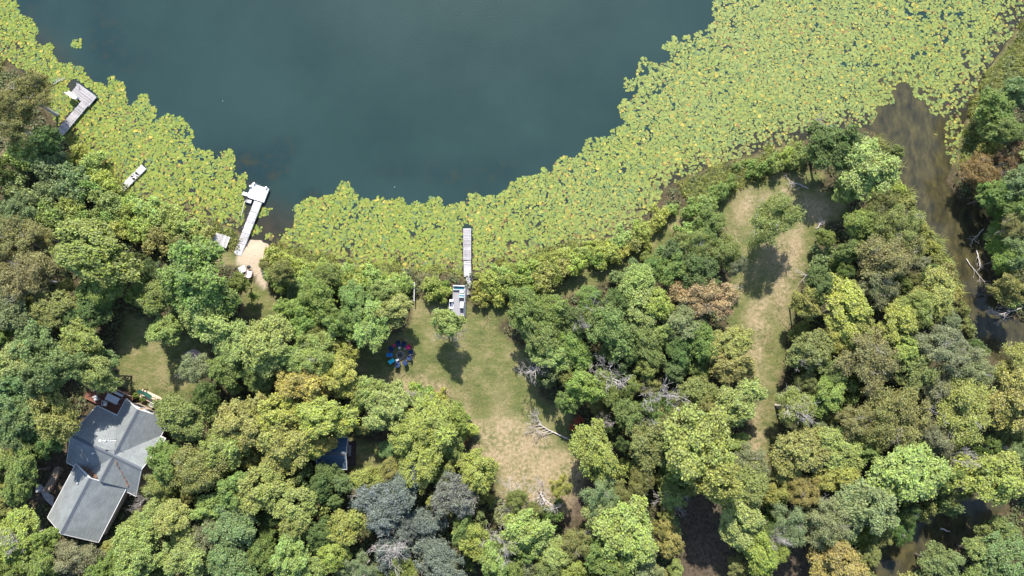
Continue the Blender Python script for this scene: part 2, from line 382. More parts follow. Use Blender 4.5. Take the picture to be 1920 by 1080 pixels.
# ------------------------------------------------------------------ lily pads
LILY = [poly(p) for p in (
    [(-200, -60), (-10, -20), (22, -12), (45, 25), (62, 48), (92, 82), (125, 112), (160, 128), (178, 150), (214, 157), (232, 186), (270, 190), (300, 212), (342, 226), (362, 262), (382, 288), (430, 287), (458, 306), (468, 330),
     (462, 352), (458, 395), (450, 425), (425, 424), (385, 412), (330, 406), (262, 388), (228, 349), (165, 296), (108, 250), (82, 190), (40, 132), (-20, 99), (-200, 60)],
    [(515, 458), (534, 440), (545, 400), (560, 378), (600, 360), (640, 350), (668, 366), (720, 372), (760, 368), (800, 376), (848, 384), (880, 368), (932, 360), (960, 344), (1000, 332), (1042, 300), (1086, 284), (1130, 246), (1172, 214),
     (1178, 186), (1205, 170), (1200, 110), (1240, 92), (1258, 78), (1296, 62), (1312, 30), (1340, 18), (1326, -40), (1400, -160), (1990, -160), (1960, -60), (1925, 26), (1885, 84), (1850, 134), (1822, 184), (1806, 220), (1790, 236), (1772, 205), (1740, 196), (1722, 182), (1700, 168), (1690, 162), (1684, 178),
     (1660, 200), (1645, 224), (1612, 240), (1560, 248), (1500, 268), (1400, 292), (1290, 331), (1246, 356), (1232, 396), (1150, 442), (1060, 468), (1000, 484), (950, 499), (872, 512), (800, 509), (700, 501), (600, 487), (545, 474)],
    [(1770, 240), (1800, 225), (1812, 250), (1798, 300), (1785, 318), (1776, 290)],
    [(1335, -30), (1352, -30), (1350, 28), (1338, 30)], [(1172, 148), (1190, 150), (1188, 170), (1170, 168)], [(262, 178), (276, 180), (274, 192), (262, 190)],
    [(488, 392), (503, 392), (500, 404), (486, 404)], [(474, 425), (486, 428), (484, 440), (470, 440)], [(502, 440), (512, 437), (508, 448), (500, 448)], [(136, 76), (150, 76), (150, 88), (136, 88)])]
sp = 0.272
hx, hy = np.meshgrid(np.arange(-96, 98, sp), np.arange(-6, 72, sp*0.87))
q = np.c_[(hx+(np.arange(hx.shape[0])[:, None] % 2)*sp*0.5).ravel(), hy.ravel()]
q = q + RNG.normal(0, sp*0.2, q.shape)
sdl = mx(LILY, q)
east = sstep(12, 24, q[:, 0])
edge = (vnoise(q, 2.6, 5)-0.5)*(2.2+2.6*east)+(vnoise(q, 1.1, 6)-0.5)*(1.5+1.3*east)-0.4*east
shore = sdist(q, LAKE)
edge = np.where(shore < 3.0, (vnoise(q, 0.9, 9)-0.4)*1.3, edge)
tiny = np.max([sdist(q, p) for p in LILY[3:]], axis=0)
inside = ((sdl+edge > 0.15) | (tiny > -0.15)) & (shore > -0.15)
hole = vnoise(q, 0.36, 10)*0.66+vnoise(q, 1.3, 11)*0.2+vnoise(q, 5.0, 12)*0.14
thin = 0.262 + 0.09*east*sstep(6, 0.5, sdl) + 0.10*sstep(3.0, 0.3, shore) + 0.06*(q[:, 0] > 60)
keep = inside & (hole > thin)
# water stays open round the docks' edges
DOCK_CLEAR = [(poly([(110, 248), (160, 192)]), 0.75), (poly([(140, 161), (173, 185)]), 1.0), (poly([(227, 354), (269, 313)]), 0.35), (poly([(445, 478), (484, 372)]), 0.75), (poly([(876, 428), (877, 520)]), 0.75), (poly([(477, 360), (486, 364)]), 1.5)]
for L, r in DOCK_CLEAR: keep &= linedist(q, L) > r
q = q[keep]; n = len(q); shore = shore[keep]
rad = np.clip(RNG.normal(0.168, 0.048, n), 0.07, 0.31)
K = 9
ang0 = RNG.random(n)*6.283
a = ang0[:, None]+np.linspace(0.16, 6.283-0.16, K)[None, :]
rr = rad[:, None]*(1+RNG.normal(0, 0.04, (n, K)))
tx, ty = RNG.normal(0, 0.055, n), RNG.normal(0, 0.055, n)
zc = 0.012+RNG.random(n)*0.05
vx = q[:, :1]+np.cos(a)*rr; vy = q[:, 1:]+np.sin(a)*rr
vz = zc[:, None]+tx[:, None]*np.cos(a)*rr+ty[:, None]*np.sin(a)*rr+0.012
vz = np.maximum(vz, 0.006)
V = np.zeros((n, K+1, 3)); V[:, 0, 0] = q[:, 0]; V[:, 0, 1] = q[:, 1]; V[:, 0, 2] = zc
V[:, 1:, 0] = vx; V[:, 1:, 1] = vy; V[:, 1:, 2] = vz
tri = np.array([(0, k, k+1) for k in range(1, K)])
# colour of each pad: green, yellowing, brown; sage over the wide bed, yellower by the shore
sage = np.array((0.154, 0.190, 0.050)); lime = np.array((0.142, 0.182, 0.025)); yel = np.array((0.30, 0.245, 0.045)); org = np.array((0.17, 0.10, 0.035)); dk = np.array((0.085, 0.135, 0.045))
k = np.clip(sstep(-20, 45, q[:, 0])*0.8+vnoise(q, 7.0, 13)*0.45-0.15, 0, 1)[:, None]
col = lime*(1-k)+sage*k
col = col*(0.80+0.42*RNG.random((n, 1)))
col = np.where((RNG.random(n) < 0.28*sstep(3.5, 0.2, shore))[:, None], np.array((0.10, 0.085, 0.032)), col)
u = RNG.random(n)+ (vnoise(q, 3.0, 14)-0.5)*0.12
col[u > 0.99] = org; m = (u > 0.92) & (u <= 0.99); col[m] = yel*(0.7+0.5*RNG.random((m.sum(), 1))); m = u < 0.10; col[m] = dk
m = (u > 0.74) & (u <= 0.92); col[m] = col[m]*0.68+yel*0.27
col *= 0.85
s = N('lily_pad', 0.6, 0.2); s.base(s.attr('col', 'Color')); LILYMAT = s.m
order = np.argsort(-rad); big = order[:290]; rest = order[290:]
VV = V[rest].reshape(-1, 3); FF = (tri[None]+np.arange(len(rest))[:, None, None]*(K+1)).reshape(-1, 3)
lo = link('lily_pads', np_mesh('lily_pads', VV, FF, dict(col=np.repeat(col[rest], K+1, axis=0))), LILYMAT)
tag(lo, 'dense bed of round floating lily pads along the shore', 'lily pads', kind='stuff')
for i in big:
    kind = 'yellow' if u[i] > 0.92 else 'green'
    ctr = V[i, 0].copy()
    o = link('lily_pad', np_mesh('lily_pad', V[i]-ctr, tri, dict(col=np.repeat(col[i][None], K+1, axis=0))), LILYMAT, loc=ctr)
    tag(o, f'large round {"yellowing" if kind == "yellow" else "green"} lily pad floating among the smaller pads', 'lily pad', f'large {kind} lily pads in the lily beds')

# ------------------------------------------------------------------ vegetation: building blocks
def unit(v): return v/np.maximum(np.linalg.norm(v, axis=-1, keepdims=True), 1e-9)
def leaf_quads(p, nrm, L, W, tuft, rng):
    """diamond leaves; returns V, F, attrs"""
    n = len(p); r = unit(rng.normal(size=(n, 3))); a = unit(np.cross(nrm, r)); b = np.cross(nrm, a)
    k_ = 0.5+1.0*rng.random((n, 1))**1.3; L = L*k_; W = W*k_*(0.8+0.4*rng.random((n, 1)))
    V = np.empty((n, 4, 3)); V[:, 0] = p-a*L/2; V[:, 1] = p+b*W/2+nrm*W*0.12; V[:, 2] = p+a*L/2; V[:, 3] = p-b*W/2+nrm*W*0.12
    F = np.arange(n*4).reshape(n, 4); lv = np.repeat(rng.random(n), 4); yv = np.repeat(rng.random(n), 4)
    return V.reshape(-1, 3), F, dict(tuft=np.repeat(tuft, 4), leaf=lv, turn=yv)
def rand_dir(n, rng, zmin=-1.0):
    z = zmin+(1-zmin)*rng.random(n); a = rng.random(n)*6.2832; r = np.sqrt(np.maximum(0, 1-z*z))
    return np.c_[r*np.cos(a), r*np.sin(a), z]
def crown_mesh(name, seed, R=3.6, Hc=3.0, zc=6.5, lobes=46, tufts=15, leaves=26, L=0.34, W=0.2, lobe_r=(0.2, 0.36), tuft_r=0.42, up=0.6, spread=1.0, irregular=0.25, zmin=-0.35):
    rng = np.random.default_rng(seed)
    # main limbs reach unequal distances; each carries a cluster of leaf clumps, with gaps between limbs
    nl = max(4, int(round(lobes/5.5))); sub = int(math.ceil(lobes/nl)); lobes = nl*sub
    g = np.arange(nl); az = g*2.39996+rng.normal(0, 0.3, nl); zz = zmin*0.5+(1-zmin*0.5)*(g+0.5)/nl; hr = np.sqrt(np.maximum(0.04, 1-zz*zz))
    reach = rng.uniform(0.55-irregular*0.3, 0.92+irregular*0.25, nl)*spread
    ld = np.c_[np.cos(az)*hr, np.sin(az)*hr, zz]
    lc = ld*reach[:, None]*np.array((R, R, Hc))*0.8
    rl = R*(lobe_r[0]+(lobe_r[1]-lobe_r[0])*rng.random(lobes))*0.66
    o_ = unit(rng.normal(size=(lobes, 3)))*rng.uniform(0.15, 0.42, (lobes, 1))*np.array((R, R, Hc*0.75))
    c = np.repeat(lc, sub, axis=0)+o_
    e = np.linalg.norm(c/np.array((R, R, Hc)), axis=1); c = c*np.minimum(1, (1.05-0.1*rng.random(lobes))/np.maximum(e, 1e-6))[:, None]
    td = rand_dir(lobes*tufts, rng, -0.3); li = np.repeat(np.arange(lobes), tufts)
    out = unit(c*np.array((1/R, 1/R, 1/Hc)))
    td = unit(td+0.55*out[li]+np.array((0, 0, 0.15)))
    tc = c[li]+td*rl[li][:, None]*np.array((1, 1, 0.8))*(0.45+0.85*rng.random((len(li), 1)))+rng.normal(size=td.shape)*0.12
    nt = len(tc); ti = np.repeat(np.arange(nt), leaves)
    off = rng.normal(size=(nt*leaves, 3))*np.array((1, 1, 0.6))*(tuft_r*rng.uniform(0.6, 1.3, nt))[ti][:, None]*0.5
    p = tc[ti]+off
    nrm = unit(td[ti]*0.45+np.array((0, 0, up))+rng.normal(size=p.shape)*0.55)
    p[:, 2] += zc
    V, F, at = leaf_quads(p, nrm, L, W, rng.random(nt)[ti]*0.6+rng.random(lobes)[li][ti]*0.4, rng)
    lo = 0.25
    V[:, 2] = np.maximum(V[:, 2], lo)
    me = np_mesh(name, V, F, at); me.materials.append(LEAF)
    return me, np.c_[c[:, :2], c[:, 2]+zc], rl
def grow(mb, p, d, length, r, depth, rng, bend=0.25, kids=(2, 4), n=5, shrink=0.68, upw=0.12, tmin=0.008):
    """recursive limb"""
    pts = [Vector(p)]; rad = [r]; seg = 4; d = Vector(d).normalized()
    for i in range(seg):
        d = (d+Vector(rng.normal(size=3))*bend*0.5+Vector((0, 0, upw*0.5))).normalized()
        pts.append(pts[-1]+d*length/seg); rad.append(max(tmin, r*(1-0.55*(i+1)/seg)))
    mb.tube(pts, rad, n, cap=depth == 0)
    if depth <= 0: return
    for k in range(int(rng.integers(kids[0], kids[1]+1))):
        t = 0.35+0.65*rng.random(); i = min(int(t*seg), seg-1); q = pts[i].lerp(pts[i+1], t*seg-i)
        side = d.orthogonal().normalized(); side.rotate(Matrix.Rotation(rng.random()*6.283, 3, d))
        grow(mb, q, d*0.75+side*(0.55+0.5*rng.random()), length*shrink*(0.7+0.5*rng.random()), max(tmin, r*0.5), depth-1, rng, bend, kids, max(3, n-1), shrink, upw, tmin)
    grow(mb, pts[-1], d, length*shrink, rad[-1], depth-1, rng, bend, kids, max(3, n-1), shrink, upw, tmin)
def trunk_mesh(name, seed, h, r, tips, mat, twigs=0):
    """tapered trunk, limbs to the crown's clumps, flared foot"""
    rng = np.random.default_rng(seed+500); mb = MB()
    lean = rng.normal(size=2)*0.25
    ax = [Vector((lean[0]*t*t, lean[1]*t*t, h*t)) for t in (0, 0.04, 0.15, 0.4, 0.7, 1)]
    ax[0].z = -0.3
    mb.tube(ax, [r*1.7, r*1.25, r, r*0.8, r*0.55, r*0.25], 8)
    for t in tips:
        t = Vector(t); f = 0.35+0.45*rng.random(); b = Vector((lean[0]*f*f, lean[1]*f*f, h*f))
        if t.z < b.z+0.2: b = Vector((lean[0]*.1, lean[1]*.1, max(0.5, t.z-0.8)))
        m = b.lerp(t, 0.5)+Vector((0, 0, 0.25*(t-b).length*0.4))
        mb.tube([b, m, t], [r*0.38, r*0.25, r*0.1], 5)
    for k in range(twigs):
        t = Vector(tips[int(rng.integers(len(tips)))])
        grow(mb, t*0.9+Vector((0, 0, t.z*0.1)), Vector((t.x, t.y, 1.5)), 1.1, 0.035, 2, rng, 0.35, (2, 3), 4)
    me = mb.mesh(name, True); me.materials.append(mat); return me
PROTO = {}
def proto(key, seeds, trunk_mat=BARK, twigs=0, tr=0.2, th=0.85, **kw):
    PROTO[key] = []
    for sd_ in seeds:
        me, c, rl = crown_mesh('crown_'+key, sd_, **kw)
        top = kw.get('zc', 6.5)+kw.get('Hc', 3.0)
        idx = np.random.default_rng(sd_).permutation(len(c))[:14]
        tm = trunk_mesh('trunk_'+key, sd_, kw.get('zc', 6.5)+kw.get('Hc', 3.0)*0.35, tr, [tuple(c[i]) for i in idx], trunk_mat, twigs)
        PROTO[key].append((me, tm, kw.get('R', 3.6), top, kw.get('zc', 6.5)))
proto('broad', (1, 2, 3, 4, 5, 6), R=3.8, Hc=3.2, zc=6.4, lobes=66, tufts=22, leaves=21, L=0.22, W=0.14, tuft_r=0.30)
proto('maple', (11, 12, 13, 14), R=3.8, Hc=3.4, zc=6.6, lobes=54, tufts=26, leaves=22, L=0.23, W=0.15, lobe_r=(0.22, 0.38), tuft_r=0.33, irregular=0.4)
proto('fine', (21, 22, 23, 24), trunk_mat=PALE, twigs=5, R=3.7, Hc=3.3, zc=6.3, lobes=70, tufts=22, leaves=19, L=0.18, W=0.10, lobe_r=(0.16, 0.34), tuft_r=0.38, up=0.35, irregular=0.4)
proto('spruce', (31, 32, 33), trunk_mat=PALE, twigs=3, R=3.4, Hc=3.6, zc=6.0, lobes=64, tufts=20, leaves=17, L=0.24, W=0.09, lobe_r=(0.14, 0.3), tuft_r=0.32, up=0.3, irregular=0.45)
proto('shrub', (41, 42, 43, 44, 45), R=1.9, Hc=1.0, zc=1.0, lobes=30, tufts=16, leaves=13, L=0.21, W=0.12, lobe_r=(0.22, 0.42), tuft_r=0.26, tr=0.05, irregular=0.4, zmin=-0.5)
proto('sapling', (51,), R=1.0, Hc=1.3, zc=1.6, lobes=14, tufts=8, leaves=14, L=0.2, W=0.12, tr=0.035)
def dead_mesh(seed, h=6.5, r=0.16, depth=4, kids=(2, 3), flat=False, spread=0.35):
    rng = np.random.default_rng(seed+900); mb = MB()
    pts = [Vector((0, 0, -0.3))]; d = Vector((0, 0, 1))
    for i in range(5):
        d = (d+Vector((rng.normal()*0.12, rng.normal()*0.12, 0))).normalized(); pts.append(pts[-1]+d*h*0.5/5)
    mb.tube(pts, [r*1.5, r*1.1, r, r*.9, r*.8, r*.7], 7, cap=False)
    for k in range(6):
        i = 2+int(rng.integers(4)); a = k*1.05+rng.random()*0.7
        grow(mb, pts[i], (math.cos(a)*spread*2.2, math.sin(a)*spread*2.2, 0.8), h*0.3, r*0.5, depth-1, rng, 0.35, kids, 5, 0.68, 0.15, 0.016)
    grow(mb, pts[-1], d, h*0.28, r*0.65, depth-1, rng, 0.3, kids, 5, 0.68, 0.15, 0.016)
    me = mb.mesh('bare_branches', True); me.materials.append(PALE); return me
DEAD = [dead_mesh(k) for k in range(4)]

COLS = {  # name: (words, picture colour, leaf texture)
 'YG': ('yellow-green', (154, 165, 66)), 'BR': ('bright green', (130, 153, 60)), 'G': ('mid green', (122, 142, 64)), 'LG': ('light green', (150, 168, 82)),
 'BG': ('bluish green', (118, 138, 80)), 'OL': ('olive green', (134, 138, 70)), 'YO': ('yellowish olive', (152, 156, 74)), 'Y': ('golden yellow', (168, 168, 68)),
 'GB': ('dark grey-blue', (122, 131, 118)), 'GG': ('grey-green', (134, 144, 96)), 'BN': ('brownish olive', (142, 130, 78)), 'PE': ('tan and peach', (188, 160, 102)),
 'DG': ('dark green', (96, 118, 56)), 'RB': ('reddish brown', (134, 106, 66)), 'OR': ('orange-tinged', (158, 150, 72)), 'RD': ('red-leaved', (170, 70, 50))}
KLEAF = 0.90
LANDMARKS = [('L-shaped dock', 145, 200), ('broken plank dock', 250, 335), ('white swim platform', 483, 362), ('sandy beach', 480, 490), ('grey-roofed house', 200, 860),
 ('round ash patch', 360, 670), ('dark-roofed cabin', 625, 850), ('ring of camp chairs', 750, 665), ('beached pontoon boat', 860, 563), ('plain plank dock', 876, 465),
 ('bare dry clearing', 985, 860), ('fallen bare branch', 1035, 810), ('mown track', 1425, 680), ('mown turning loop', 1440, 390), ('stream mouth', 1700, 225),
 ('stream bend with driftwood', 1845, 560), ('shaded brown pool', 1750, 990), ('shaded dirt track', 1300, 960), ('wooden rail', 777, 548)]
ORD = ['nearest', 'second', 'third', 'fourth', 'fifth', 'sixth', 'seventh', 'eighth', 'ninth', 'tenth', 'eleventh', 'twelfth', 'thirteenth', 'fourteenth', 'fifteenth']
PLANTS = []          # (obj, px, py, phrase, category, name) labelled together at the end
def place(kind, px, py, r, colour, h=None, name=None, bare=None):
    """tree or shrub whose crown is centred at pixel (px,py) with radius r pixels"""
    i = len(PLANTS); rng = random.Random(i*31+7)
    key = kind
    me, tm, R0, top0, zc0 = PROTO[key][rng.randrange(len(PROTO[key]))]
    Rm = r/13.0*(0.95 if kind == 'shrub' else 0.88); sx = Rm/R0
    if h is None:
        h = {'shrub': 1.2*Rm+0.5, 'sapling': 2.6}.get(key, 4.4+Rm*1.15+rng.uniform(-0.8, 0.8))
    sz = h/top0
    c = P(px, py, zc0*sz+0.3); gz_ = ground_z(c.x, c.y)
    if key in ('shrub',): gz_ = max(gz_, -0.02)
    words, rgb = COLS[colour]
    nm = name or {'shrub': 'shrub', 'sapling': 'sapling', 'spruce': 'blue_grey_tree', 'fine': 'feathery_tree', 'maple': 'maple_tree'}.get(key, 'broadleaf_tree')
    o = bpy.data.objects.new(nm, None); COL.objects.link(o); o.empty_display_size = 0.3
    o.location = (c.x, c.y, gz_); o.rotation_euler = (0, 0, rng.uniform(0, 6.283)); an = rng.uniform(0.82, 1.2); o.scale = (sx*an, sx/an, sz)
    cr = link('foliage' if key == 'shrub' else 'crown', me, None, o)
    j = lambda: rng.uniform(0.9, 1.1)
    l = lin(rgb)
    if key == 'shrub': l = tuple(v*1.22 for v in l)
    cr.color = (l[0]*KLEAF*j(), l[1]*KLEAF*j(), l[2]*KLEAF*j(), 1)
    link('stem' if key == 'shrub' else 'trunk', tm, None, o)
    size = 'small' if Rm < 1.9 else ('large' if Rm > 3.4 else 'medium')
    if key == 'shrub': size = 'low' if Rm < 2 else 'wide'
    tex = {'broad': 'broadleaf tree', 'maple': 'clumpy tree', 'fine': 'feathery tree', 'spruce': 'needle-like tree', 'shrub': 'leafy shrub', 'sapling': 'slender sapling'}[key]
    PLANTS.append((o, px, py, f'{size} {words} {tex}', 'shrub' if key == 'shrub' else 'tree', words))
    return o
def dead(px, py, r, label, h=6.0, v=0):
    rng = random.Random(int(px)); me = DEAD[v % len(DEAD)]
    c = P(px, py, h*0.6+0.3); o = link('bare_dead_tree', me, None)
    Rm = r/13.0; o.scale = (Rm/2.6, Rm/2.6, h/6.5); o.rotation_euler = (0, 0, rng.uniform(0, 6.28))
    o.location = (c.x, c.y, max(0, ground_z(c.x, c.y))); tag(o, label, 'dead tree', 'bare dead trees in the wood'); return o

T = '''
fine 53 184 52 OL;fine 20 232 46 OL;broad 88 262 30 DG;broad 36 404 38 BG;fine 38 452 52 BN;fine 62 520 56 BN;fine 8 500 40 BN
maple 184 478 76 BR;maple 196 545 44 BR;broad 113 581 46 OL;broad 166 590 42 DG;broad 22 588 42 BG;broad 70 644 50 BG;maple 12 629 20 BR;maple 157 641 42 YO
maple 38 684 46 LG;maple 186 692 38 BG;maple 370 520 70 G;maple 304 560 40 G;maple 394 598 54 LG;maple 420 563 42 G;broad 453 534 22 G;maple 314 620 32 LG
maple 444 640 46 LG;maple 503 648 56 LG;fine 372 693 34 GG;maple 430 690 40 G;broad 545 672 36 LG;fine 592 662 48 LG;broad 640 665 34 YG;fine 606 640 34 OL
broad 33 728 50 BG;broad 111 702 46 BG 14;maple 196 704 34 LG 10;maple 118 784 46 YO 12.5;broad 44 786 46 BG;broad 48 885 46 G;maple 5 917 28 YO;maple 4 862 32 YO;broad 92 830 30 DG
maple 37 1004 50 YG;broad 92 1012 30 BR;fine 148 1046 40 GG;broad 89 1068 40 G;broad 18 1066 30 BR
maple 344 780 50 G;broad 318 865 38 G;maple 455 790 56 YO;maple 420 838 44 YO;fine 374 872 58 OL;broad 444 920 42 G;fine 300 912 32 YO;maple 262 1002 44 LG;maple 306 966 36 LG
maple 335 969 40 LG;maple 352 1037 46 LG;maple 262 1043 46 LG;broad 444 991 48 BG;broad 437 1052 46 BG;maple 205 1065 32 G;broad 400 950 34 LG;broad 390 742 30 DG;fine 400 1003 34 GG
maple 643 702 42 Y;maple 565 715 48 Y;maple 522 776 48 Y;maple 606 780 52 Y;maple 539 838 54 YO;maple 650 792 28 Y;maple 576 812 28 Y;maple 592 838 30 Y;maple 610 832 22 Y;broad 618 888 24 DG;maple 495 917 52 YO;maple 556 947 48 YO;maple 552 988 32 YO
broad 724 762 50 LG;maple 813 791 54 YG;maple 770 818 44 YG;maple 795 862 50 YG;maple 898 887 42 YG;broad 828 888 22 G;broad 690 735 32 LG;broad 848 838 30 G;broad 855 785 26 YG
spruce 716 950 56 GB;spruce 762 914 42 GB;spruce 854 932 48 GB;spruce 797 978 36 GB;spruce 826 1046 46 GB;spruce 735 1034 38 GB;spruce 760 985 30 GB
maple 654 984 40 YG;maple 628 1036 36 YG;broad 813 940 18 YG;maple 687 898 32 YG;broad 608 908 28 DG;broad 547 1045 46 LG;broad 494 1036 32 G;fine 682 1064 30 GG;broad 602 1000 32 DG;broad 645 905 22 BG;broad 870 990 26 G;maple 885 1012 34 YG;maple 760 1068 30 BR;broad 590 1066 30 LG
maple 738 580 40 LG;maple 698 612 44 LG;maple 668 568 44 G;broad 640 606 36 G;broad 604 560 40 BR;broad 560 580 36 BR;broad 575 615 34 BR;broad 533 512 28 OL;broad 620 520 30 G;broad 720 548 26 LG
broad 990 586 46 G;broad 1038 588 38 G;broad 1014 628 44 G;maple 1028 664 38 LG;broad 1074 652 40 BR;broad 1072 600 36 DG;maple 1192 536 42 LG;maple 1196 568 48 LG;broad 1145 615 50 G;maple 1222 568 40 YG;broad 1105 564 30 G
fine 1322 556 54 PE;fine 1274 548 28 PE;broad 1277 604 42 GG;broad 1205 640 42 G;maple 1229 628 30 LG;broad 1315 640 36 G;maple 1366 646 44 YO;maple 1368 690 38 YO;broad 1308 508 44 DG;broad 1262 506 34 G;fine 1294 466 38 OL;fine 1352 474 40 OL
broad 1262 474 24 BG;broad 1330 424 36 G;broad 1222 505 24 G;fine 1374 500 26 GG;broad 1268 660 34 DG;broad 1170 664 30 DG;broad 1110 610 30 G;broad 1160 570 34 DG
maple 1379 753 48 LG;maple 1305 735 38 OL;maple 1111 841 50 YG;broad 1064 750 26 G;broad 1094 727 40 BR;broad 1142 735 32 G;maple 1312 838 72 YO 14;maple 1214 832 48 OL;maple 1332 892 50 YO 14;maple 1384 966 54 LG;fine 1402 872 40 GG;maple 1392 912 48 OL
fine 1199 904 30 OL;fine 1125 929 36 GG;fine 1160 930 28 OL;maple 1172 992 62 LG;maple 1122 962 34 LG;maple 1252 1014 32 OR;broad 1206 1058 36 GG;maple 986 998 46 LG;maple 1030 1030 40 LG;fine 1074 1016 34 OL;maple 1074 1074 26 YG;fine 1051 911 22 Y;maple 1421 1038 40 YG;broad 1146 1066 30 G;broad 1230 770 34 G;broad 1180 780 34 G;maple 1255 790 38 OL;broad 1330 780 34 OL;maple 925 1042 36 LG;broad 955 1070 30 G;broad 1120 1030 34 G;fine 1020 1070 30 OL
maple 1549 740 38 BR;fine 1486 766 40 YO;maple 1500 842 52 YO;maple 1560 846 50 YO;maple 1566 892 38 Y;maple 1470 870 36 YO;fine 1683 775 64 OL;fine 1795 765 64 YO;maple 1890 748 58 YO;maple 1693 884 68 LG;broad 1626 944 58 GG;maple 1855 896 64 YG;fine 1546 975 48 GG;fine 1475 982 40 GG
maple 1574 1062 54 OR;maple 1447 925 24 YG;maple 1447 1032 28 YG;fine 1503 918 32 OR;broad 1762 1058 38 BG;broad 1876 1004 36 G;broad 1838 1038 30 LG;broad 1880 1048 52 BG;broad 1910 856 28 BG;fine 1652 806 42 OL;fine 1740 820 40 GG;fine 1600 790 36 BN;broad 1760 890 34 G;broad 1580 990 34 GG
maple 1580 578 58 Y;maple 1506 570 32 YO;maple 1676 606 42 Y;fine 1652 480 60 BN;fine 1690 470 40 OL;fine 1672 424 50 OL;broad 1606 420 36 BR;broad 1594 468 30 G;maple 1750 552 46 YO;fine 1716 582 42 YO;broad 1532 536 34 DG;fine 1622 674 60 BN;broad 1516 660 44 OL;maple 1684 656 42 YG
fine 1766 655 52 GG;fine 1806 696 46 GG;fine 1900 692 48 YO;fine 1902 426 36 BN;maple 1898 545 36 OL;broad 1892 484 30 BR;broad 1912 470 40 BG;broad 1560 640 36 YG;fine 1640 540 40 GG;broad 1710 700 40 OL;fine 1750 728 40 GG;broad 1560 700 30 G;maple 1610 628 36 YO
maple 1552 278 54 DG;maple 1620 322 62 LG;maple 1582 358 30 LG;fine 1655 386 38 OL;broad 1672 288 20 OL;fine 1836 322 44 RB 5.5;fine 1898 298 38 RB 6;broad 1868 204 40 G;broad 1902 178 40 BG;broad 1882 252 36 G;broad 1904 350 42 BG;broad 1858 366 32 G;broad 1910 400 34 G
maple 841 604 31 LG;fine 1446 410 54 OL;sapling 477 556 9 BR;broad 1544 446 22 BR;fine 968 938 24 OL
'''
for line in T.strip().splitlines():
    for e in line.split(';'):
        k_, x_, y_, r_, c_, *hh_ = e.split()
        kw_ = {'h': float(hh_[0])} if hh_ else {}
        if (x_, y_) == ('841', '604'): kw_['h'] = 7.4
        if (x_, y_) == ('1446', '410'): kw_['h'] = 9.0
        if (x_, y_) == ('1544', '446'): kw_['h'] = 4.2
        place(k_, float(x_), float(y_), float(r_), c_, **kw_)
KEEP_CLEAR = ((843, 528, 880, 600), (868, 500, 888, 556), (774, 528, 781, 564), (402, 440, 434, 464), (225, 305, 276, 362), (358, 470, 374, 486), (437, 440, 500, 545))
# shrub belts along the water and paths: hand-set lines of pixels
def belt(pts, step, rr, cols, jit=7, seed=0):
    rng = random.Random(seed); acc = 0.0
    keep_clear = KEEP_CLEAR
    for (x0, y0), (x1, y1) in zip(pts, pts[1:]):
        L = math.hypot(x1-x0, y1-y0); t = acc
        while t < L:
            sx_, sy_, sr_ = x0+(x1-x0)*t/L+rng.uniform(-jit, jit), y0+(y1-y0)*t/L+rng.uniform(-jit, jit), rng.uniform(*rr)
            gap = min(math.hypot(max(a_-sx_, 0, sx_-c_), max(b_-sy_, 0, sy_-d_)) for a_, b_, c_, d_ in keep_clear)
            if gap < sr_*0.8: sr_ = gap/0.8
            if sr_ > 9: place('shrub', sx_, sy_, sr_, rng.choice(cols))
            t += step*rng.uniform(0.8, 1.2)
        acc = t-L
belt([(55, 292), (120, 318), (175, 336)], 34, (26, 36), ['BG', 'LG', 'G'], 8, 1)
belt([(25, 350), (75, 368), (130, 352), (200, 375)], 36, (26, 36), ['G', 'BG', 'OL'], 8, 2)
belt([(150, 290), (190, 335), (225, 372), (280, 395)], 28, (18, 28), ['YG', 'LG', 'YG'], 7, 3)
belt([(225, 400), (290, 412), (345, 425), (390, 436)], 30, (20, 30), ['YG', 'LG', 'YO', 'BR'], 8, 4)
belt([(265, 432), (310, 452), (350, 462)], 32, (20, 28), ['OL', 'G', 'YG'], 8, 5)
belt([(130, 390), (90, 410), (130, 420), (240, 425)], 36, (22, 30), ['OL', 'YG', 'G'], 8, 6)
belt([(518, 486), (560, 498), (620, 508), (700, 518), (770, 526), (850, 532)], 21, (12, 25), ['YG', 'YG', 'LG', 'BR'], 6, 7)
belt([(520, 515), (580, 525), (650, 528), (730, 535), (800, 540), (838, 545)], 27, (20, 28), ['BR', 'YG', 'YG', 'LG'], 7, 8)
belt([(905, 520), (960, 510), (1030, 490), (1100, 470), (1170, 452), (1228, 420), (1268, 388)], 19, (11, 23), ['YG', 'YO', 'YG', 'LG'], 5, 9)
belt([(898, 538), (960, 532), (1030, 512), (1100, 490), (1160, 468), (1220, 436)], 25, (18, 26), ['YG', 'YG', 'BR', 'YO'], 5, 10)
belt([(905, 560), (960, 555), (1005, 540)], 26, (17, 22), ['YG', 'BR'], 4, 30)
belt([(1165, 522), (1225, 486), (1285, 448), (1332, 408)], 28, (14, 20), ['G', 'BG', 'LG'], 5, 11)
belt([(1300, 392), (1325, 375), (1370, 345)], 26, (16, 22), ['G', 'LG'], 5, 12)
belt([(1420, 315), (1470, 300), (1510, 285)], 28, (16, 22), ['G', 'YG'], 6, 13)
belt([(1682, 350), (1706, 405), (1745, 465), (1788, 550), (1818, 615)], 34, (13, 20), ['YG', 'OL', 'YO'], 6, 14)
belt([(1845, 215), (1850, 260), (1840, 300)], 30, (20, 28), ['LG', 'G', 'YG'], 6, 15)
belt([(1876, 400), (1866, 440), (1878, 500), (1894, 560)], 28, (16, 24), ['BR', 'G', 'LG'], 6, 16)
belt([(1540, 480), (1556, 500), (1530, 522)], 28, (16, 24), ['G', 'BG'], 6, 17)
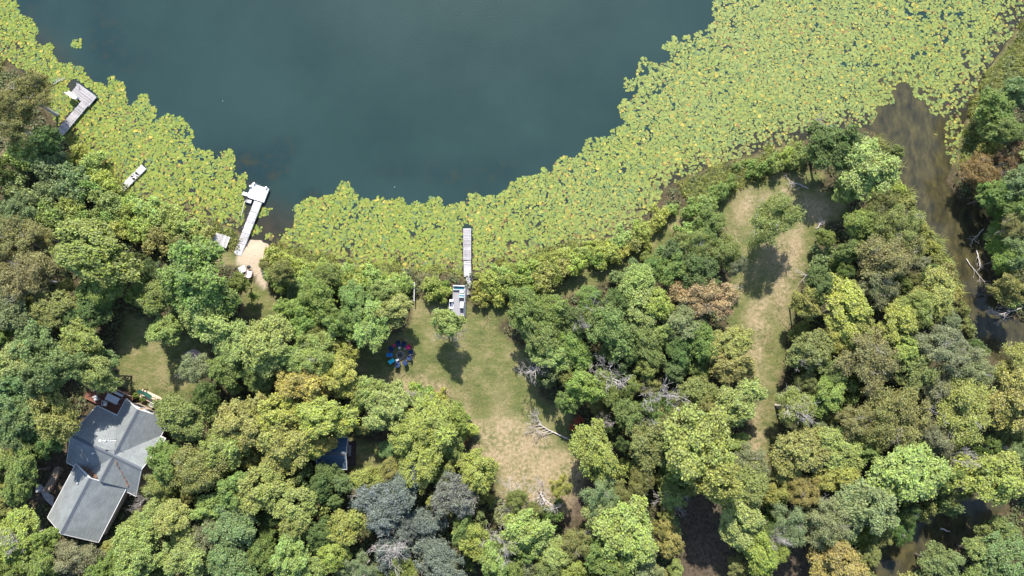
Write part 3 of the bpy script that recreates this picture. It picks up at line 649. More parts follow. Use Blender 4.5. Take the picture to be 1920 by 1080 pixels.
belt([(1500, 620), (1490, 700)], 30, (18, 26), ['G', 'OL'], 6, 18)
belt([(905, 930), (950, 972), (1000, 985)], 34, (14, 20), ['OL', 'GG'], 6, 19)
belt([(775, 738), (830, 745), (862, 780), (880, 830)], 26, (14, 22), ['YG', 'G', 'BR'], 5, 20)
for x_, y_, r_, c_ in ((812, 742, 9, 'RD'), (866, 798, 7, 'RD'), (868, 826, 9, 'RD'), (1085, 788, 9, 'RD'), (1074, 800, 7, 'RD'), (1268, 450, 10, 'RB'), (1380, 312, 9, 'LG'), (1395, 306, 8, 'LG'), (256, 742, 6, 'BR'), (268, 748, 5, 'BR'), (500, 500, 14, 'OL'), (506, 470, 11, 'YG')):
    place('shrub', x_, y_, r_, c_)
# smaller trees and bushes fill the gaps between the big crowns
rng_ = random.Random(77); HOUSE_PX = np.array([(80, 968), (125, 1020), (190, 1024), (262, 940), (330, 790), (240, 712), (165, 715), (125, 840)], float); CAB_PX = np.array([(596, 822), (672, 818), (672, 878), (600, 880)], float)
have = [(e[1], e[2], e[0].scale[0]*13*(1.9 if e[4] == 'shrub' else 3.75)) for e in PLANTS]; added = 0
for k in range(4000):
    if added >= 120: break
    x_ = rng_.uniform(0, 1920); y_ = rng_.uniform(300, 1080); r_ = rng_.uniform(15, 27)
    near = min(have, key=lambda e: math.hypot(e[0]-x_, e[1]-y_)-e[2])
    if math.hypot(near[0]-x_, near[1]-y_) < near[2]*0.92+r_*0.25: continue
    w_ = np.array([P2(x_, y_, 3.0)])
    if sdist(w_, LAKE)[0] > -2.2 or mx(LAWN+SAND, w_)[0] > -1.6 or mx(SOIL, w_)[0] > -0.3: continue
    if sdist(np.array([[x_, y_]]), HOUSE_PX)[0] > -r_*0.8 or sdist(np.array([[x_, y_]]), CAB_PX)[0] > -r_*0.9: continue
    if min(math.hypot(max(a_-x_, 0, x_-c_), max(b_-y_, 0, y_-d_)) for a_, b_, c_, d_ in KEEP_CLEAR) < r_: continue
    place(rng_.choice(['broad', 'maple', 'fine', 'shrub']), x_, y_, r_, rng_.choice(['G', 'OL', 'DG', 'GG', 'LG', 'BG', 'YO']), h=rng_.uniform(3.2, 6.5)); have.append((x_, y_, r_*0.85)); added += 1
print('infill', added)
# the wood goes on past what the photograph shows
rng_ = random.Random(5)
for k in range(26):
    x_ = -60 if k < 6 else (1985 if k < 12 else 40+(k-12)*140); y_ = (350+k*130) if k < 6 else ((100+(k-6)*190) if k < 12 else 1145)
    if 1600 < x_ < 1720: continue
    place(rng_.choice(['broad', 'maple', 'fine']), x_+rng_.uniform(-15, 15), y_+rng_.uniform(-15, 15), rng_.uniform(44, 58), rng_.choice(['G', 'LG', 'OL', 'YO', 'BG']))

for a_ in ((735, 1034, 40, 'bare white dead tree among the dark grey-blue trees', 10.5, 0), (1132, 700, 36, 'spiky bare dead tree at the edge of the wood, by the bright green trees', 9.0, 1), (998, 690, 28, 'bare grey dead tree leaning out over the lawn edge', 7.5, 2),
           (1110, 576, 22, 'small bare dead tree in a dark gap beside the marsh shrubs', 8.5, 3), (1083, 606, 22, 'whitish bare dead tree in the wood by the lawn', 8.8, 0), (1240, 752, 40, 'tall bare dead tree with upright pale limbs', 10.5, 2), (1130, 787, 16, 'thin bare dead tree behind the red-leaved shrub', 6.5, 1),
           (970, 945, 34, 'bare greyish thicket tree at the foot of the dry clearing', 5.0, 3), (1014, 930, 32, 'pale bare tree beside the dry clearing, next to a yellow tree', 5.0, 1), (938, 1020, 30, 'bare brownish dead tree below the dry clearing', 9.5, 2), (1484, 762, 36, 'bare white-limbed tree with a few leaves beside the mown track', 9.5, 0),
           (1265, 935, 26, 'bare broken dead tree over the shaded dirt track', 6.0, 3), (1785, 868, 26, 'bare purplish dead tree between two large leafy crowns', 9.5, 1), (30, 1010, 26, 'bare dead top in the yellow-green tree below the house', 10.0, 2), (790, 750, 20, 'bare dead shrub at the edge of the lawn', 3.5, 1), (770, 740, 16, 'small grey dead shrub by the track', 3.0, 0),
           (838, 626, 24, 'dead bare lower limbs of the lone lawn tree', 5.0, 3), (1445, 1002, 24, 'bare pale dead tree beside the shaded dirt', 8.5, 0), (1536, 232, 16, 'bare dead snag at the lily bed edge', 6.0, 2), (1505, 672, 18, 'bare white forked snag above the track', 8.0, 3), (262, 940, 16, 'bare reddish dead branches against the roof', 5.0, 2)):
    dead(*a_)

# undergrowth and fallen leaves beneath the trees
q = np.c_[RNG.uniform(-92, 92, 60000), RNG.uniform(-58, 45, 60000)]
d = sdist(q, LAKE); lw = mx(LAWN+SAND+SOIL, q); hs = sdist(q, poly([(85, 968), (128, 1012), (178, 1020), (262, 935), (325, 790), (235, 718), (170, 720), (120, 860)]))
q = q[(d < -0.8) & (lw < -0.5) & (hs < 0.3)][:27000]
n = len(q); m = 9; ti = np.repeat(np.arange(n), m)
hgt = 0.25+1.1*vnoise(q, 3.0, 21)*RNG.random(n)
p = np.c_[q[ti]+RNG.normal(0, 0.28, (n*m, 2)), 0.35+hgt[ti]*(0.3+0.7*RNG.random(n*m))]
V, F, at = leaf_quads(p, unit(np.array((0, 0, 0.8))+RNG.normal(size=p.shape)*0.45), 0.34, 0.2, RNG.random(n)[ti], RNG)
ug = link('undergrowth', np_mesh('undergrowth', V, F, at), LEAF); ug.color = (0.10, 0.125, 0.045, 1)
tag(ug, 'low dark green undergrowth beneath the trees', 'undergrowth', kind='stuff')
# tall marsh grass: arching blades
def blades(name, q, hmin, hmax, wid, colr, label, cat, lean=0.5):
    n = len(q); a = RNG.random(n)*6.283; h = hmin+(hmax-hmin)*RNG.random(n); ln = lean*(0.3+RNG.random(n))*h
    drift = np.c_[np.cos(a)*ln+0.12*h, np.sin(a)*ln+0.05*h]; side = np.c_[-np.sin(a), np.cos(a)]*wid*(0.6+0.8*RNG.random((n, 1)))/2
    z0 = np.maximum(-0.05, np.where(sdist(q, LAKE) > 0, -0.05, 0.3*sstep(0, 2.6, -sdist(q, LAKE))))
    V = np.zeros((n, 5, 3)); V[:, 0, :2] = q-side; V[:, 1, :2] = q+side; V[:, 0, 2] = V[:, 1, 2] = z0
    mid = q+drift*0.35; V[:, 2, :2] = mid+side*0.8; V[:, 3, :2] = mid-side*0.8; V[:, 2, 2] = V[:, 3, 2] = z0+h*0.62
    V[:, 4, :2] = q+drift; V[:, 4, 2] = z0+h*0.9
    b = np.arange(n)[:, None]*5; F = np.r_[b+np.array([[0, 1, 2]]), b+np.array([[0, 2, 3]]), b+np.array([[3, 2, 4]])]
    tv = np.repeat(vnoise(q, 1.2, 31), 5); lv = np.repeat(RNG.random(n), 5); yv = np.repeat(RNG.random(n)*0.8+vnoise(q, 4, 32)*0.25, 5)
    o = link(name, np_mesh(name, V.reshape(-1, 3), F, dict(tuft=tv, leaf=lv, turn=yv)), LEAF); o.color = (*colr, 1)
    return tag(o, label, cat, kind='stuff')
q = np.c_[RNG.uniform(-95, 97, 900000), RNG.uniform(-10, 72, 900000)]
ms = mx(SEDGE, q)+(vnoise(q, 1.4, 33)-0.5)*1.6
q = q[ms > 0][:110000]
blades('marsh_grass', q, 0.4, 0.95, 0.085, (0.25, 0.27, 0.05), 'tall yellow-green marsh grass fringing the water', 'marsh grass', 1.1)
q = np.c_[RNG.uniform(-60, 60, 500000), RNG.uniform(-45, 25, 500000)]
lw = mx(LAWN[:1]+LAWN[1:2]+LAWN[4:6], q); sel = (lw > -0.3) & (RNG.random(len(q)) < 0.25+0.75*(vnoise(q, 2.2, 35) > 0.5))
q = q[sel][:110000]
blades('lawn_grass', q, 0.07, 0.2, 0.055, (0.14, 0.13, 0.05), 'short dry grass of the mown lawns', 'grass', 1.2)

# ------------------------------------------------------------------ built things: materials
GREYWOOD = mat_wood('grey_weathered_wood', (0.19, 0.178, 0.175), (0.33, 0.31, 0.31))
PALEWOOD = mat_wood('sun_bleached_wood', (0.30, 0.285, 0.28), (0.46, 0.445, 0.435))
BROWNWOOD = mat_wood('stained_deck_wood', (0.10, 0.042, 0.028), (0.17, 0.075, 0.05))
DARKWOOD = mat_wood('dark_wood', (0.03, 0.024, 0.022), (0.075, 0.058, 0.05))
CREAMWOOD = mat_wood('cream_boards', (0.34, 0.26, 0.19), (0.48, 0.39, 0.30))
WHITE = mat_plain('white_plastic', (0.48, 0.475, 0.47), 0.4, 0.08, 5)
OFFWHITE = mat_plain('off_white_vinyl', (0.42, 0.42, 0.43), 0.45, 0.12, 8)
GREYV = mat_plain('grey_carpet', (0.20, 0.195, 0.20), 0.9, 0.2, 12)
TEAL = mat_plain('teal_vinyl', (0.015, 0.13, 0.15), 0.5, 0.15, 9)
BLACK = mat_plain('black_metal', (0.015, 0.015, 0.017), 0.5, 0.3, 9)
ALU = mat_plain('aluminium', (0.45, 0.46, 0.47), 0.35, 0.1, 7, metal=0.8)
NAVY = mat_plain('navy_canvas', (0.010, 0.028, 0.085), 0.8, 0.25, 14)
BLUE = mat_plain('blue_canvas', (0.02, 0.14, 0.36), 0.8, 0.2, 14)
CYAN = mat_plain('cyan_canvas', (0.015, 0.42, 0.52), 0.8, 0.15, 14)
PINK = mat_plain('magenta_canvas', (0.55, 0.02, 0.12), 0.8, 0.15, 14)
DARKSTEEL = mat_plain('dark_steel', (0.04, 0.04, 0.045), 0.45, 0.2, 9)
GREYBLUE = mat_plain('grey_blue_plastic', (0.12, 0.17, 0.20), 0.5, 0.12, 8)
STONE = mat_plain('stone', (0.24, 0.22, 0.20), 0.9, 0.35, 7)
ASH = mat_plain('ash', (0.13, 0.115, 0.10), 1.0, 0.4, 9)
CONC = mat_plain('concrete', (0.24, 0.23, 0.235), 0.9, 0.2, 3)
SIDING = mat_plain('siding', (0.33, 0.25, 0.19), 0.8, 0.12, 5)
GLASS = mat_plain('window_glass', (0.02, 0.025, 0.03), 0.08, 0.1, 3, 0.6)
LOGEND = mat_bark('split_firewood', (0.12, 0.085, 0.06), (0.34, 0.27, 0.21))
GREENCLOTH = mat_plain('dark_green_cloth', (0.008, 0.06, 0.042), 0.8, 0.2, 8)
def mat_shingle(name, c0, c1):
    s = N(name, 0.88, 0.15); vec = s.coord('Object')
    b = s.n('TexBrick'); s.l(vec, b.inputs['Vector']); b.inputs['Scale'].default_value = 1.0
    b.inputs['Brick Width'].default_value = 0.55; b.inputs['Row Height'].default_value = 0.2; b.inputs['Mortar Size'].default_value = 0.016
    b.inputs['Color1'].default_value = (*c0, 1); b.inputs['Color2'].default_value = (*c1, 1); b.inputs['Mortar'].default_value = (*tuple(v*0.5 for v in c0), 1)
    b.inputs['Bias'].default_value = 0.0
    n = s.noise(s.coord('World'), 0.8, 5, 0.6); g = s.noise(s.coord('World'), 22, 2)
    c = s.mix(s.math('MULTIPLY', g, 0.45), b.outputs['Color'], tuple(v*0.5 for v in c0))
    c = s.mix(s.ramp(n, [(0.42, (0, 0, 0)), (0.75, (0.35, 0.35, 0.35))]), c, tuple(v*1.35 for v in c1)); s.base(c)
    s.bump(b.outputs['Fac'], 0.6, -0.02); return s.m
SHINGLE = mat_shingle('grey_shingle', (0.150, 0.163, 0.162), (0.190, 0.203, 0.200))
CABINROOF = mat_shingle('slate_blue_shingle', (0.05, 0.085, 0.125), (0.065, 0.105, 0.15))
RIDGE = mat_plain('ridge_cap_grey', (0.075, 0.085, 0.10), 0.85, 0.2, 8)

def gable(h, cx, cy, length, hw, ze, zr, along, mat, wall=True, over=0.45, ridge=True, wallmat=None, ends=(1, 1)):
    """gabled volume in house coordinates; along 'x' or 'y' is the ridge direction"""
    rz = 0.0 if along == 'x' else math.pi/2
    M = Matrix.Translation((cx, cy, 0)) @ Matrix.Rotation(rz, 4, 'Z')
    ang = math.atan2(zr-ze, hw); sl = (hw+over)/math.cos(ang); L = length+2*over*0.6
    for sgn in (1, -1):
        b = MB(); b.box((0, sgn*sl/2, 0), (L, sl, 0.12))
        o = b.build('roof_slope', mat, h); o.matrix_local = M @ Matrix.Translation((0, 0, zr)) @ Matrix.Rotation(-sgn*ang, 4, 'X')
        f = MB(); ey = sgn*(hw+over+0.02); ezz = zr-(hw+over)*math.tan(ang)-0.03
        f.box((0, ey+sgn*0.05, ezz-0.02), (L+0.04, 0.11, 0.12)); g = f.build('gutter', WHITE, h); g.matrix_local = M.copy()
    if ridge:
        for sgn in (1, -1):
            b = MB(); b.box((0, sgn*0.12, 0.075), (L+0.03, 0.24, 0.025)); o = b.build('ridge_cap', RIDGE, h)
            o.matrix_local = M @ Matrix.Translation((0, 0, zr)) @ Matrix.Rotation(-sgn*ang, 4, 'X')
    for e, sx in zip(ends, (-1, 1)):           # barge boards on the gable ends
        if not e: continue
        for sgn in (1, -1):
            b = MB(); b.box((sx*(L/2+0.03), sgn*sl/2, -0.03), (0.06, sl-0.02, 0.2)); o = b.build('barge_board', WHITE, h)
            o.matrix_local = M @ Matrix.Translation((0, 0, zr)) @ Matrix.Rotation(-sgn*ang, 4, 'X')
    b = MB(); a = length/2-0.1; w_ = hw-0.1; t_ = zr-(0.1)*math.tan(ang)-0.2; e_ = ze-0.12
    b.add([(-a, -w_, -.2), (a, -w_, -.2), (a, w_, -.2), (-a, w_, -.2), (-a, -w_, e_), (a, -w_, e_), (a, w_, e_), (-a, w_, e_), (-a, 0, t_), (a, 0, t_)],
          [(0, 1, 5, 4), (2, 3, 7, 6), (1, 2, 6, 9, 5), (3, 0, 4, 8, 7), (4, 5, 9, 8), (6, 7, 8, 9), (3, 2, 1, 0)])
    o = b.build('wall', wallmat or SIDING, h); o.matrix_local = M
    return M, ang
HO = Vector((-52.533, -23.200, 0)); HROT = math.atan2(-0.41380, 0.91037)
house = thing('house', 'grey-shingled house with crossing gables and an attached wing', 'house', (HO.x, HO.y, 0.3), HROT)
HM = Matrix.Translation((HO.x, HO.y, 0.3)) @ Matrix.Rotation(HROT, 4, 'Z')
gable(house, -1.2, 0.05, 10.1, 3.65, 2.9, 5.05, 'x', SHINGLE)                      # cross gable (ridge along local x = v)
gable(house, -0.03, 1.55, 9.7, 2.85, 2.9, 4.98, 'y', SHINGLE, ends=(0, 1))         # long gable towards the lake
gable(house, -1.3, -7.45, 7.1, 3.35, 3.25, 5.35, 'y', SHINGLE)                     # attached wing
def winbox(h, x, y, z, w_, hh, face):
    b = MB(); d = (w_, 0.08, hh) if face == 'y' else (0.08, w_, hh); f = b.box((x, y, z), d).build('window', WHITE, h)
    b = MB(); d2 = (w_-0.16, 0.1, hh-0.16) if face == 'y' else (0.1, w_-0.16, hh-0.16); b.box((x, y, z), d2).build('pane', GLASS, f)
for x_ in (-1.7, 0.0, 1.6): winbox(house, x_, 6.34, 1.7, 1.2, 1.5, 'y')
for y_ in (-5.5, -8.5): winbox(house, -4.58, y_, 1.9, 1.1, 1.1, 'x')
b = MB(); b.box((-4.6, 3.64, 1.2), (1.1, 0.08, 2.1)).build('door', WHITE, house)
# pipes and aerial on the roof
for x_, y_, z_ in ((-2.8, -0.85, 4.55), (-2.9, -5.1, 4.35), (-2.2, 1.2, 4.3)):
    MB().tube([(x_, y_, z_-0.3), (x_, y_, z_+0.35)], 0.07, 8).tube([(x_, y_, z_+0.3), (x_, y_, z_+0.42)], 0.11, 8).build('vent_pipe', WHITE, house)
ant = MB().tube([(-1.1, 1.9, 4.0), (-1.1, 1.9, 6.6)], 0.035, 6).build('aerial', DARKSTEEL, house)
ab = MB(); cdir = Vector((0.91037, 0.4138, 0)); sdir2 = Vector((-0.4138, 0.91037, 0)); c0 = Vector((-1.1, 1.9, 6.5))
ab.tube([c0-cdir*0.9, c0+cdir*1.2], 0.03, 5)
for k in range(7):
    m_ = c0+cdir*(-0.8+k*0.31); w_ = 0.5-0.05*k; ab.tube([m_-sdir2*w_, m_+sdir2*w_], 0.009, 4)
ab.tube([c0+cdir*1.15, c0+Vector((0, 0, -0.9))], 0.015, 4)
ab.build('aerial_boom', WHITE, ant)
dish = MB()
for k in range(4):
    r0, r1 = 0.045*k, 0.045*(k+1)
    vs_ = []
    for r_ in (r0, r1): vs_ += [(c0.x-0.9*cdir.x+math.cos(a_)*r_, c0.y-0.9*cdir.y+math.sin(a_)*r_, 6.55+r_*r_*1.4) for a_ in np.linspace(0, 6.283, 13)[:-1]]
    dish.add(vs_, [(i, (i+1) % 12, 12+(i+1) % 12, 12+i) for i in range(12)])
dish.build('aerial_dish', WHITE, ant)
# fallen leaves lying in the roof valleys
def leaf_litter(pts, n, spread, name, label):
    V_ = []; F_ = []; rg = np.random.default_rng(len(pts)*7+n)
    pts = [HM @ Vector(p) for p in pts]
    for i in range(n):
        k = rg.integers(len(pts)-1); t = rg.random(); p = pts[k].lerp(pts[k+1], t)+Vector((rg.normal()*spread, rg.normal()*spread, 0.03+0.04*rg.random()))
        a = rg.random()*6.28; sz = 0.06+0.08*rg.random(); b = len(V_)
        for j in range(4): V_.append((p.x+math.cos(a+j*1.57)*sz*(1 if j % 2 else .6), p.y+math.sin(a+j*1.57)*sz*(1 if j % 2 else .6), p.z+0.05*rg.random()))
        F_.append((b, b+1, b+2, b+3))
    s_ = MATS.get('dry_leaf') or mat_plain('dry_leaf', (0.15, 0.085, 0.055), 0.9, 0.5, 3)
    tag(link(name, np_mesh(name, V_, np.array(F_)), s_), label, 'fallen leaves', kind='stuff')
leaf_litter([(0.35, -0.35, 4.98), (1.0, -1.05, 4.55), (1.8, -1.9, 4.0), (2.5, -2.7, 3.5), (2.8, -3.1, 3.25)], 55, 0.06, 'valley_leaves', 'rusty fallen leaves in the roof valley of the house')
leaf_litter([(-4.6, -3.66, 3.0), (-3.2, -3.6, 3.3), (-2, -3.55, 3.8), (-1, -3.6, 4.4)], 90, 0.12, 'roof_leaves', 'fallen leaves heaped where the house wing meets the main roof')

# deck behind the house, board by board
deck = thing('deck', 'red-brown wooden deck in the corner of the grey-roofed house', 'deck', HM @ Vector((-6.4, 5.4, 0)), HROT)
def boards(parent, x0, x1, y0, y1, z, wdt, mat, along='x', th=0.04, gap=0.012, name='board', skip=(), jit=0.0):
    me = {}
    rg = random.Random(int(abs(x0*100)+abs(y0*10)+31)); L = (x1-x0) if along == 'x' else (y1-y0); W = (y1-y0) if along == 'x' else (x1-x0)
    n = max(1, int(round(W/wdt))); wd_ = W/n
    m = MB().box((0, 0, 0), (L, wd_-gap, th)).mesh(name); m.materials.append(mat)
    for k in range(n):
        if k in skip: continue
        o = link(name, m, None, parent); c = (k+0.5)*wd_
        jj = rg.uniform(-jit, jit)
        o.location = ((x0+x1)/2+jj, y0+c, z+rg.uniform(0, 0.006)) if along == 'x' else (x0+c, (y0+y1)/2+jj, z+rg.uniform(0, 0.006))
        o.rotation_euler = (0, 0, (0 if along == 'x' else math.pi/2)+rg.uniform(-jit, jit)*0.2)
boards(deck, -3.4, 3.0, -1.55, 1.6, 0.55, 0.2, BROWNWOOD)
for x_ in (-3.2, 0, 2.8): MB().box((x_, 0, 0.25), (0.12, 2.9, 0.5)).build('joist', DARKWOOD, deck)
for x_ in (-3.3, -1.3, 0.8, 2.8):
    MB().box((x_, 1.55, 0.95), (0.1, 0.1, 0.9)).build('rail_post', BROWNWOOD, deck)
MB().box((-0.25, 1.55, 1.42), (6.3, 0.12, 0.05)).build('handrail', CREAMWOOD, deck)
walk = thing('front_walkway', 'pale sunlit board walkway along the lake front of the house', 'walkway', HM @ Vector((0.2, 7.6, 0)), HROT)
boards(walk, -3.2, 3.6, -0.5, 0.75, 0.42, 0.25, CREAMWOOD)
for x_ in (-3, 0, 3.4): MB().box((x_, 0.1, 0.2), (0.12, 1.2, 0.4)).build('joist', DARKWOOD, walk)
for x_, lab in ((-2.6, 0), (0.6, 1), (3.2, 2)):
    MB().box((x_, 0.85, 0.75), (0.12, 0.12, 1.0)).box((x_, 0.55, 1.2), (0.1, 0.7, 0.1)).build('bracket_post', DARKWOOD, walk)
pl_ = thing('planter_box', 'long white planter box with plants against the house front', 'planter', HM @ Vector((1.0, 7.0, 0.42)), HROT)
b = MB()
for y_ in (-0.24, 0.24): b.box((0, y_, 0.3), (3.7, 0.05, 0.5))
for x_ in (-1.85, -0.6, 0.7, 1.85): b.box((x_, 0, 0.3), (0.05, 0.43, 0.5))
b.build('frame', WHITE, pl_); MB().box((0, 0, 0.3), (3.6, 0.4, 0.3)).build('soil', ASH, pl_)
rg = np.random.default_rng(77); pp = np.c_[rg.uniform(-1.2, 0.9, 260), rg.uniform(-0.2, 0.2, 260), 0.5+rg.random(260)*0.3]
V_, F_, at_ = leaf_quads(pp, unit(rg.normal(size=pp.shape)*0.5+np.array((0, 0, .8))), 0.2, 0.12, rg.random(260), rg)
o = link('plants', np_mesh('plants', V_, F_, at_), LEAF, pl_); o.color = (0.13, 0.15, 0.05, 1)
gt = thing('garden_swing_cover', 'dark green cloth cover sagging beside the house deck', 'cover', HM @ Vector((-1.9, 8.0, 0.3)), HROT)
b = MB(); nx = 10
vs_ = []
for i in range(nx+1):
    for j in (0, 1): vs_.append((-1.1+2.2*i/nx, -0.25+0.5*j, 1.15-0.35*math.sin(math.pi*i/nx)+0.05*j))
b.add(vs_, [(2*i, 2*i+2, 2*i+3, 2*i+1) for i in range(nx)]); b.build('cloth', GREENCLOTH, gt)
for x_ in (-1.1, 1.1): MB().tube([(x_, 0, 0), (x_, 0, 1.17)], 0.04, 6).build('post', DARKWOOD, gt)
# deck furniture
def chair_thing(name, label, cat, loc, rz, seatmat, framemat, group=None, w_=0.56, sh=0.42, bh=0.55, lean=0.28, arms=True):
    t = thing(name, label, cat, loc, rz, group); hw = w_/2
    MB().rbox((0, 0.02, sh), (w_, w_, 0.07), 0.03).build('seat', seatmat, t)
    b = MB(); b.rbox((0, -hw-math.sin(lean)*bh*0.5, sh+bh*0.5), (w_, 0.06, bh), 0.02, 0, lean).build('backrest', seatmat, t)
    for sx in (-1, 1):
        for sy in (-1, 1):
            MB().tube([(sx*hw*0.95, sy*hw*0.95, 0), (sx*hw*0.92, sy*hw*0.7, sh)], 0.022, 6).build('leg', framemat, t)
        if arms:
            MB().box((sx*(hw+0.03), -0.02, sh+0.24), (0.08, w_*1.05, 0.035)).tube([(sx*(hw+0.03), hw*0.8, sh), (sx*(hw+0.03), hw*0.8, sh+0.24)], 0.018, 5).build('armrest', seatmat if framemat is WHITE else framemat, t)
    return t
zd = 0.57
def HP(u_, v_, z): return HM @ Vector((v_, u_, z))
tb = thing('patio_table', 'long white patio table on the house deck', 'table', HP(5.55, -5.75, zd), HROT)
MB().rbox((0, 0, 0.72), (1.9, 0.95, 0.05), 0.03).build('tabletop', OFFWHITE, tb)
for k in range(4): MB().box((0, -0.36+0.24*k, 0.75), (1.84, 0.2, 0.02)).build('slat', OFFWHITE, tb)
for sx in (-1, 1):
    for sy in (-1, 1): MB().box((sx*0.85, sy*0.38, 0.35), (0.07, 0.07, 0.7)).build('leg', OFFWHITE, tb)
bn = thing('patio_bench', 'narrow white bench beside the long patio table', 'bench', HP(6.42, -5.6, zd), HROT)
MB().rbox((0, 0, 0.42), (1.75, 0.34, 0.06), 0.02).build('seat', OFFWHITE, bn)
for sx in (-1, 1):
    for sy in (-1, 1): MB().box((sx*0.78, sy*0.12, 0.2), (0.06, 0.06, 0.4)).build('leg', OFFWHITE, bn)
chair_thing('patio_chair', 'white patio chair against the roof eave, left of the low table', 'chair', HP(4.6, -8.0, zd), HROT+2.5, OFFWHITE, WHITE, 'white patio chairs on the deck', 0.6)
chair_thing('patio_chair', 'white patio chair between the low table and the long patio table', 'chair', HP(4.45, -6.5, zd), HROT+3.5, OFFWHITE, WHITE, 'white patio chairs on the deck', 0.6)
chair_thing('patio_chair', 'white round-backed chair in the deck corner under the trees', 'chair', HP(5.9, -8.7, zd), HROT+0.9, OFFWHITE, WHITE, 'white patio chairs on the deck', 0.62)
st = thing('side_table', 'small brown low table between two white deck chairs', 'table', HP(4.5, -7.25, zd), HROT+0.5)
MB().rbox((0, 0, 0.38), (0.5, 0.5, 0.05), 0.02).build('tabletop', BROWNWOOD, st)
for sx in (-1, 1):
    for sy in (-1, 1): MB().box((sx*0.2, sy*0.2, 0.18), (0.05, 0.05, 0.36)).build('leg', BROWNWOOD, st)
# firewood rick and concrete path west of the wing
fw = thing('firewood_rick', 'long rick of split firewood beside the concrete path', 'firewood', HP(-7.6, -8.15, 0.02), HROT)
rg = random.Random(3)
lm = [MB().tube([(-0.42, 0, 0), (0.4, 0.02, 0)], [0.075+0.01*k, 0.07+0.008*k], 6).mesh('log') for k in range(3)]
for m_ in lm: m_.materials.append(LOGEND)
for lay in range(5):
    for k in range(21):
        o = link('log', lm[rg.randrange(3)], None, fw); o.location = (rg.uniform(-0.09, 0.09), -1.7+0.165*k+(lay % 2)*0.08, 0.1+0.15*lay+rg.uniform(0, 0.03)); o.rotation_euler = (0, rg.uniform(-.06, .06), rg.uniform(-0.14, 0.14))
path = thing('concrete_path', 'curved grey concrete path by the house wing', 'path', HP(-9.9, -8.4, 0), HROT)
PTS = [[(-1.6, 0.55), (-1.25, 0.95), (-0.65, 0.8), (-0.5, 0.05), (-1.25, -0.3)], [(-0.63, 0.82), (0.3, 0.45), (0.42, -0.55), (-0.48, 0.03)], [(0.33, 0.44), (1.35, 0.2), (1.9, -0.95), (0.45, -0.57)]]
for pg in PTS: MB().prism(pg, 0.25, 0.46).build('slab', CONC, path)

# cabin half hidden under the yellow trees
cb = P(621, 851, 3.3); cabin = thing('cabin', 'small cabin with dark slate-blue roof under the golden trees', 'cabin', (cb.x, cb.y, 0.3), 0.0)
gable(cabin, 0, 0, 3.6, 1.75, 2.3, 3.1, 'x', CABINROOF, over=0.3)
winbox(cabin, 1.72, 0.6, 1.4, 0.8, 0.8, 'x'); MB().box((1.72, -0.6, 1.0), (0.08, 0.9, 1.9)).build('door', DARKWOOD, cabin)
cp = P(655, 850, 0.6); cdk = thing('cabin_deck', 'dark brown board deck beside the slate-blue cabin', 'deck', (cp.x, cp.y, 0.3), 0.0)
boards(cdk, -0.85, 0.9, -1.7, 1.7, 0.3, 0.22, DARKWOOD, 'y')
for y_ in (-1.5, 0, 1.5): MB().box((0, y_, 0.14), (1.7, 0.1, 0.26)).build('joist', DARKWOOD, cdk)
MB().box((0.1, 0.4, 0.55), (0.35, 1.5, 0.06)).box((0.1, -0.2, 0.43), (0.3, 0.06, 0.22)).box((0.1, 1.0, 0.43), (0.3, 0.06, 0.22)).build('bench_seat', GREYWOOD, cdk)

# ------------------------------------------------------------------ docks
def dock_frame(name, label, a, b, z=0.0):
    """Empty at pixel a, local +Y towards pixel b"""
    pa = P(*a, 0.45); pb = P(*b, 0.45); d = pb-pa; t = thing(name, label, 'dock', (pa.x, pa.y, z), math.atan2(d.y, d.x)-math.pi/2)
    return t, d.length
def piles(t, xs, ys, top=0.5, mat=GREYWOOD, r=0.05):
    for x_ in xs:
        for y_ in ys: MB().tube([(x_, y_, -1.3), (x_, y_, top)], r, 7).build('pile', mat, t)
# L-shaped dock
t, L = dock_frame('l_shaped_dock', 'grey L-shaped plank dock with a white bench among lily pads', (112, 249), (158, 194))
boards(t, -0.6, 0.6, 0, L, 0.45, 0.155, GREYWOOD, 'x', gap=0.018, name='plank', jit=0.03)
for x_ in (-0.5, 0.5): MB().box((x_, L/2, 0.34), (0.05, L, 0.16)).build('stringer', GREYWOOD, t)
MB().box((0.63, L/2, 0.40), (0.05, L, 0.14)).build('edge_board', PALEWOOD, t)
pw = L+0.0; boards(t, -2.75, 0.75, pw, pw+1.9, 0.45, 0.155, GREYWOOD, 'x', gap=0.018, name='plank', jit=0.02)
for y_ in (0.15, 1.0, 1.8): MB().box((-1.0, pw+y_, 0.34), (3.5, 0.05, 0.16)).build('stringer', GREYWOOD, t)
MB().box((0.79, pw+0.95, 0.40), (0.05, 1.95, 0.16)).build('edge_board', PALEWOOD, t)
piles(t, (-0.66, 0.7), (0.8, 2.4, 4.2), 0.45); piles(t, (-2.8, 0.85), (pw+0.1, pw+1.85), 0.7)
b = MB()
b.box((-1.95, pw-0.02, 0.95), (1.7, 0.45, 0.06)); b.build('bench_seat', WHITE, t)
MB().box((-1.95, pw-0.3, 1.2), (1.75, 0.08, 0.5), 0, 0.25).build('bench_back', WHITE, t)
for x_ in (-2.7, -1.2): MB().box((x_, pw-0.02, 0.7), (0.07, 0.4, 0.5)).build('bench_leg', WHITE, t)
MB().tube([(-2.3, pw+1.7, 0.4), (-2.3, pw+1.7, 1.15)], 0.05, 7).tube([(-2.45, pw+1.7, 1.1), (-2.15, pw+1.7, 1.1)], 0.04, 6).build('mooring_post', WHITE, t)
